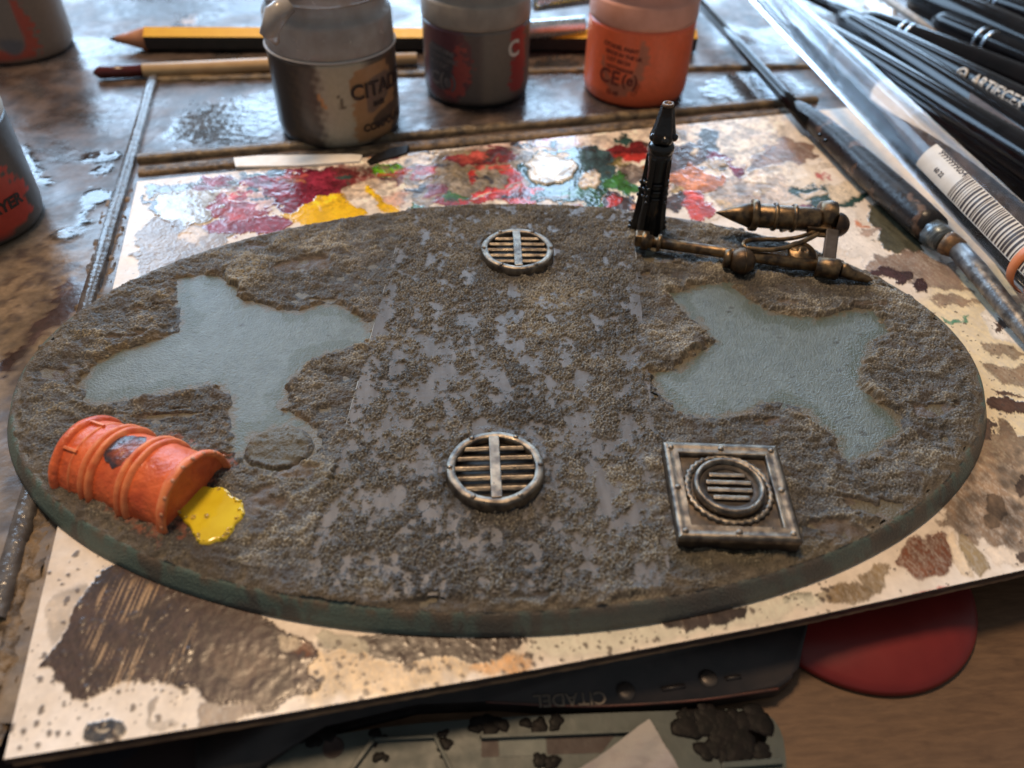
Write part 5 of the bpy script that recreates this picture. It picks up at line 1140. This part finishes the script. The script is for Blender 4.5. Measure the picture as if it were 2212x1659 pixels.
def cleartube():
    A_, B_ = V3(W((1630, -40), .95)), V3(W((2330, 650), .95)); d_ = (B_-A_).normalized(); t = thing('clear_tube', 'clear plastic tube with a white barcode sticker lying diagonally at the right', 'plastic tube', A_)
    r = .58; tube('tube_wall', [A_, A_+(B_-A_)*.5, B_], [r*.9, r*.97, r], M_clear, t, 40, caps=False)
    # thin brush sealed inside
    toC = V3(CAM)
    def at(px):
        f_ = min(np.linspace(.2, 1, 321), key=lambda q: abs(PJ(np.array(A_+(B_-A_)*q))[0]-px)); return A_+(B_-A_)*f_
    p0, p1 = at(2030), at(2330); Lb = (p1-p0).length; n0 = (toC-p0).normalized(); nrm = (n0-d_*n0.dot(d_)).normalized(); upv = nrm.cross(d_)
    def patch(name, x0, x1, a0, a1, mat, rr_):
        na, nx_ = 14, 2; V = []; F = []
        for i in range(nx_):
            for k in range(na+1):
                a = a0+(a1-a0)*k/na; V.append(p0+d_*(x0+(x1-x0)*i)+nrm*(rr_*cos(a))+upv*(rr_*sin(a)))
        for k in range(na): F.append((k, k+1, na+1+k+1, na+1+k))
        link(name, mesh(name, V, F), mat, t)
    patch('sticker', 0, Lb, -.62, .42, surf('sticker_paper', (.74, .68, .60), (.66, .60, .52), .4, .5), r*1.0+.012)
    rs = random.Random(2); x = 1.42
    while x < Lb-.1:
        w_ = rs.choice([.018, .03, .05, .07]); patch('barcode_bar', x, x+w_, -.58, .40, M_ink, r+.017); x += w_+rs.choice([.025, .04, .06])
    for s_, sz, ang, off in (('9999999054', .22, .22, .30), ('60 22', .15, -.30, .62)):
        V, F = text_mesh(s_, sz, bold=.004); an = ang+V[:, 1]/(r+.018)
        P_ = np.array(p0+d_*off)+V[:, :1]*np.array(d_)+(r+.018)*(np.cos(an)[:, None]*np.array(nrm)+np.sin(an)[:, None]*np.array(upv))
        link('sticker_text', mesh('sticker_text', P_, F, smooth=False), M_ink, t)
    q = at(2250); rb = thing('rubber_band', 'orange rubber band wrapped round the clear tube at the right edge', 'rubber band', q)
    tube('band', [q-d_*.12, q-d_*.1, q+d_*.1, q+d_*.12], [r+.02, r+.05, r+.05, r+.02], M_rubber, rb, 40, caps=False)
cleartube()
_o = bpy.data.objects['rubber_band']

# ------------------------------------------------------------------ things on the desk under the palette's edge
def red_lid():
    p = [W(q, -1.02)[:2] for q in ((1693, 1411), (1923, 1501), (2110, 1375))]
    (ax_, ay), (bx, by), (cx, cy) = p; dd = 2*(ax_*(by-cy)+bx*(cy-ay)+cx*(ay-by))
    ux = ((ax_**2+ay**2)*(by-cy)+(bx**2+by**2)*(cy-ay)+(cx**2+cy**2)*(ay-by))/dd; uy = ((ax_**2+ay**2)*(cx-bx)+(bx**2+by**2)*(ax_-cx)+(cx**2+cy**2)*(bx-ax_))/dd
    R = math.hypot(ax_-ux, ay-uy); t = thing('red_lid', 'round red plastic lid poking out from under the palette', 'lid', (ux, uy, -1.1))
    lathe('lid_shell', [(R*.985, -.0), (R, .03), (R*1.0, .08), (R*.985, .13), (R*.93, .19), (R*.82, .26), (R*.70, .30), (R*.55, .32), (R*.3, .32), (.001, .32)], (ux, uy, -1.095), M_red, t, seg=120)
    lathe('foot_ring', [(R*.95, -.003), (R*.99, .002), (R*.99, .02)], (ux, uy, -1.098), M_blackm, t, seg=90)
red_lid()
def handle():
    z = -.78
    out = WP([(420, 1600), (500, 1540), (900, 1440), (1500, 1340), (1700, 1318), (1749, 1346), (1733, 1402), (1716, 1440), (1716, 1462), (1681, 1486), (1538, 1508), (1398, 1519), (1258, 1525), (1062, 1514), (900, 1512), (700, 1560), (560, 1660), (420, 1680)], z)
    t = thing('black_tool', 'curved black tool handle with screws and CITADEL lettering, under the palette front edge', 'tool', (out[3][0], out[3][1], -1.09))
    prism('handle_body', out, -1.085, z, M_blackm, t, .06, smooth=True)
    low = [V3(W(q, z-.02)) for q in [(1050, 1516), (1258, 1527), (1398, 1521), (1538, 1510), (1681, 1488)]]
    tube('seam_line', chaikin(low, 2), .022, surf('reddish_seam', (.10, .035, .025), (.04, .018, .015), .4), t, 8)
    for q in ((1352, 1494), (1530, 1466)): lathe('screw', [(.13, 0), (.125, .02), (.09, .035), (.001, .035)], W(q, z+.004), surf('dark_screw', (.10, .085, .075), (.05, .042, .04), .35, .45, 3, metal=.5), t, seg=20)
    for q0, q1 in (((1430, 1490), (1480, 1482)), ((1568, 1467), (1600, 1462))): tube('glint_rib', [V3(W(q0, z)), V3(W(q1, z))], .035, M_blackm, t, 8)
    a, b = V3(W((1308, 1494), z+.006)), V3(W((1190, 1500), z+.006)); ex = (b-a).normalized(); ey = Vector((0, 0, 1)).cross(ex)
    text_on_plane('handle_text', 'CITADEL', .25, a, ex, ey, surf('faded_lettering', (.20, .16, .125), (.12, .1, .08), .5), t, bold=.004)
handle()
def sprue_tool():
    z = -.86
    zt = z
    out = WP([(575, 1625), (700, 1590), (870, 1565), (1062, 1550), (1300, 1540), (1500, 1534), (1600, 1531), (1650, 1536), (1680, 1562), (1697, 1610), (1700, 1720), (1300, 1760), (560, 1800)], zt)
    t = thing('plastic_gauge', 'grey-green plastic tool bar with a round hole and black paint crusts, bottom edge', 'tool', (out[4][0], out[4][1], -1.09))
    # body with a round hole: outline + hole bridged by a triangulated fill
    bm = bmesh.new(); hc = W((1630, 1585), zt)[:2]; hr = .165
    ov = [bm.verts.new((x, y, zt)) for x, y in smoothpoly(out, 1)]; hv = [bm.verts.new((hc[0]+hr*cos(2*pi*k/24), hc[1]+hr*sin(2*pi*k/24), zt)) for k in range(24)]
    oe = [bm.edges.new((ov[i], ov[(i+1) % len(ov)])) for i in range(len(ov))]; he = [bm.edges.new((hv[i], hv[(i+1) % 24])) for i in range(24)]
    r_ = bmesh.ops.triangle_fill(bm, use_beauty=True, edges=oe+he)
    top = [f for f in bm.faces]
    for loop in (ov, hv):
        lo = [bm.verts.new((v.co.x, v.co.y, -1.085)) for v in loop]; n = len(loop)
        for i in range(n): bm.faces.new((loop[i], loop[(i+1) % n], lo[(i+1) % n], lo[i]))
    link('gauge_body', finish(bm, 'gauge_body', 0), M_tool, t)
    B = lambda name, pts, h0, h1, mat, bev=.012: prism(name, WP(pts, zt+h1), zt+h0, zt+h1, mat, t, bev)
    B('raised_rib', [(1035, 1586), (1200, 1580), (1420, 1572), (1420, 1580), (1200, 1588), (1040, 1595)], -.02, .07, M_tool)
    B('raised_rib', [(806, 1592), (935, 1587), (938, 1594), (810, 1600)], -.02, .06, M_tool)
    B('raised_rib', [(800, 1594), (810, 1600), (760, 1668), (748, 1668)], -.02, .06, M_tool); B('raised_rib', [(935, 1590), (942, 1590), (985, 1668), (972, 1668)], -.02, .06, M_tool)
    B('dark_window', [(1040, 1597), (1076, 1596), (1078, 1634), (1040, 1636)], -.01, .004, M_ink, 0)
    B('dark_window', [(1180, 1592), (1330, 1586), (1300, 1626), (1182, 1630)], -.01, .004, M_ink, 0)
    B('pale_window', [(1079, 1596), (1177, 1592), (1178, 1631), (1080, 1634)], -.01, .005, surf('pale_panel', (.13, .145, .13), (.11, .12, .11), .5), 0)
    B('raised_rib', [(1560, 1646), (1690, 1636), (1692, 1650), (1560, 1660)], -.02, .07, M_tool)
    lathe('round_recess', [(.001, .004), (.11, .004), (.13, .012), (.14, .0)], W((720, 1615), zt), M_ink, t, seg=20)
    rs = random.Random(3)
    def crust(cx, cy, n, sx, sy, s0, s1):
        for _ in range(n):
            p = W((cx+rs.gauss(0, sx), cy+rs.gauss(0, sy)), zt); s = rs.uniform(s0, s1); q = rs.random()*9
            lathe('paint_crust', [(s*1.25, -.004), (s*1.2, .004+s*.03), (s*.9, .010+s*.05), (.001, .012+s*.06)], p, M_crud, t, (0, 0, 1), 18, wob=lambda a, h, q=q: 1+.16*sin(a*2+q)+.12*sin(a*3+q*2)+.05*sin(a*7+q))
    crust(1060, 1567, 12, 24, 5, .04, .10); crust(1170, 1567, 8, 18, 5, .03, .08); crust(1560, 1560, 28, 34, 12, .06, .16); crust(1570, 1605, 22, 24, 14, .05, .14); crust(1610, 1622, 14, 26, 5, .05, .10)
    crust(1490, 1548, 8, 24, 4, .05, .1); crust(690, 1590, 8, 24, 8, .05, .12); crust(820, 1620, 6, 8, 16, .03, .07); crust(960, 1610, 6, 8, 16, .03, .07); crust(1178, 1644, 6, 14, 4, .04, .08)
sprue_tool()
def tissue():
    t = thing('tissue', 'crumpled pale tissue wedge lying on the grey-green tool bar', 'tissue', W((1380, 1620), -.8))
    n = 26; a, b, c = V3(W((1402, 1553), -.70)), V3(W((1200, 1700), -.76)), V3(W((1500, 1720), -.76)); V = []; F = []; ids = {}
    rs = random.Random(6)
    for lay in (0, 1):
        for i in range(n+1):
            for j in range(n+1-i):
                u, v = i/n, j/n; p = a*(1-u-v)+b*u+c*v; z = .03*sin(u*9+v*4)+.02*sin(v*14-u*6)+.012*rs.uniform(-1, 1)*(1 if lay == 0 else 0); ids[(lay, i, j)] = len(V); V.append(p+Vector((0, 0, z-(0 if lay == 0 else .03))))
        for i in range(n):
            for j in range(n-i):
                f_ = (ids[(lay, i, j)], ids[(lay, i+1, j)], ids[(lay, i, j+1)]); F.append(f_ if lay == 0 else f_[::-1])
                if i+j < n-1: f_ = (ids[(lay, i+1, j)], ids[(lay, i+1, j+1)], ids[(lay, i, j+1)]); F.append(f_ if lay == 0 else f_[::-1])
    link('tissue_sheet', mesh('tissue_sheet', V, F), M_tissue, t)
tissue()
m_ = prism('dark_notebook', WP([(-260, 1560), (560, 1500), (600, 1640), (700, 1820), (-260, 1900)], -.98), -1.09, -.98, M_mat, None, .02, label='dark blue-black mat lying under the front left corner of the palette', cat='mat')
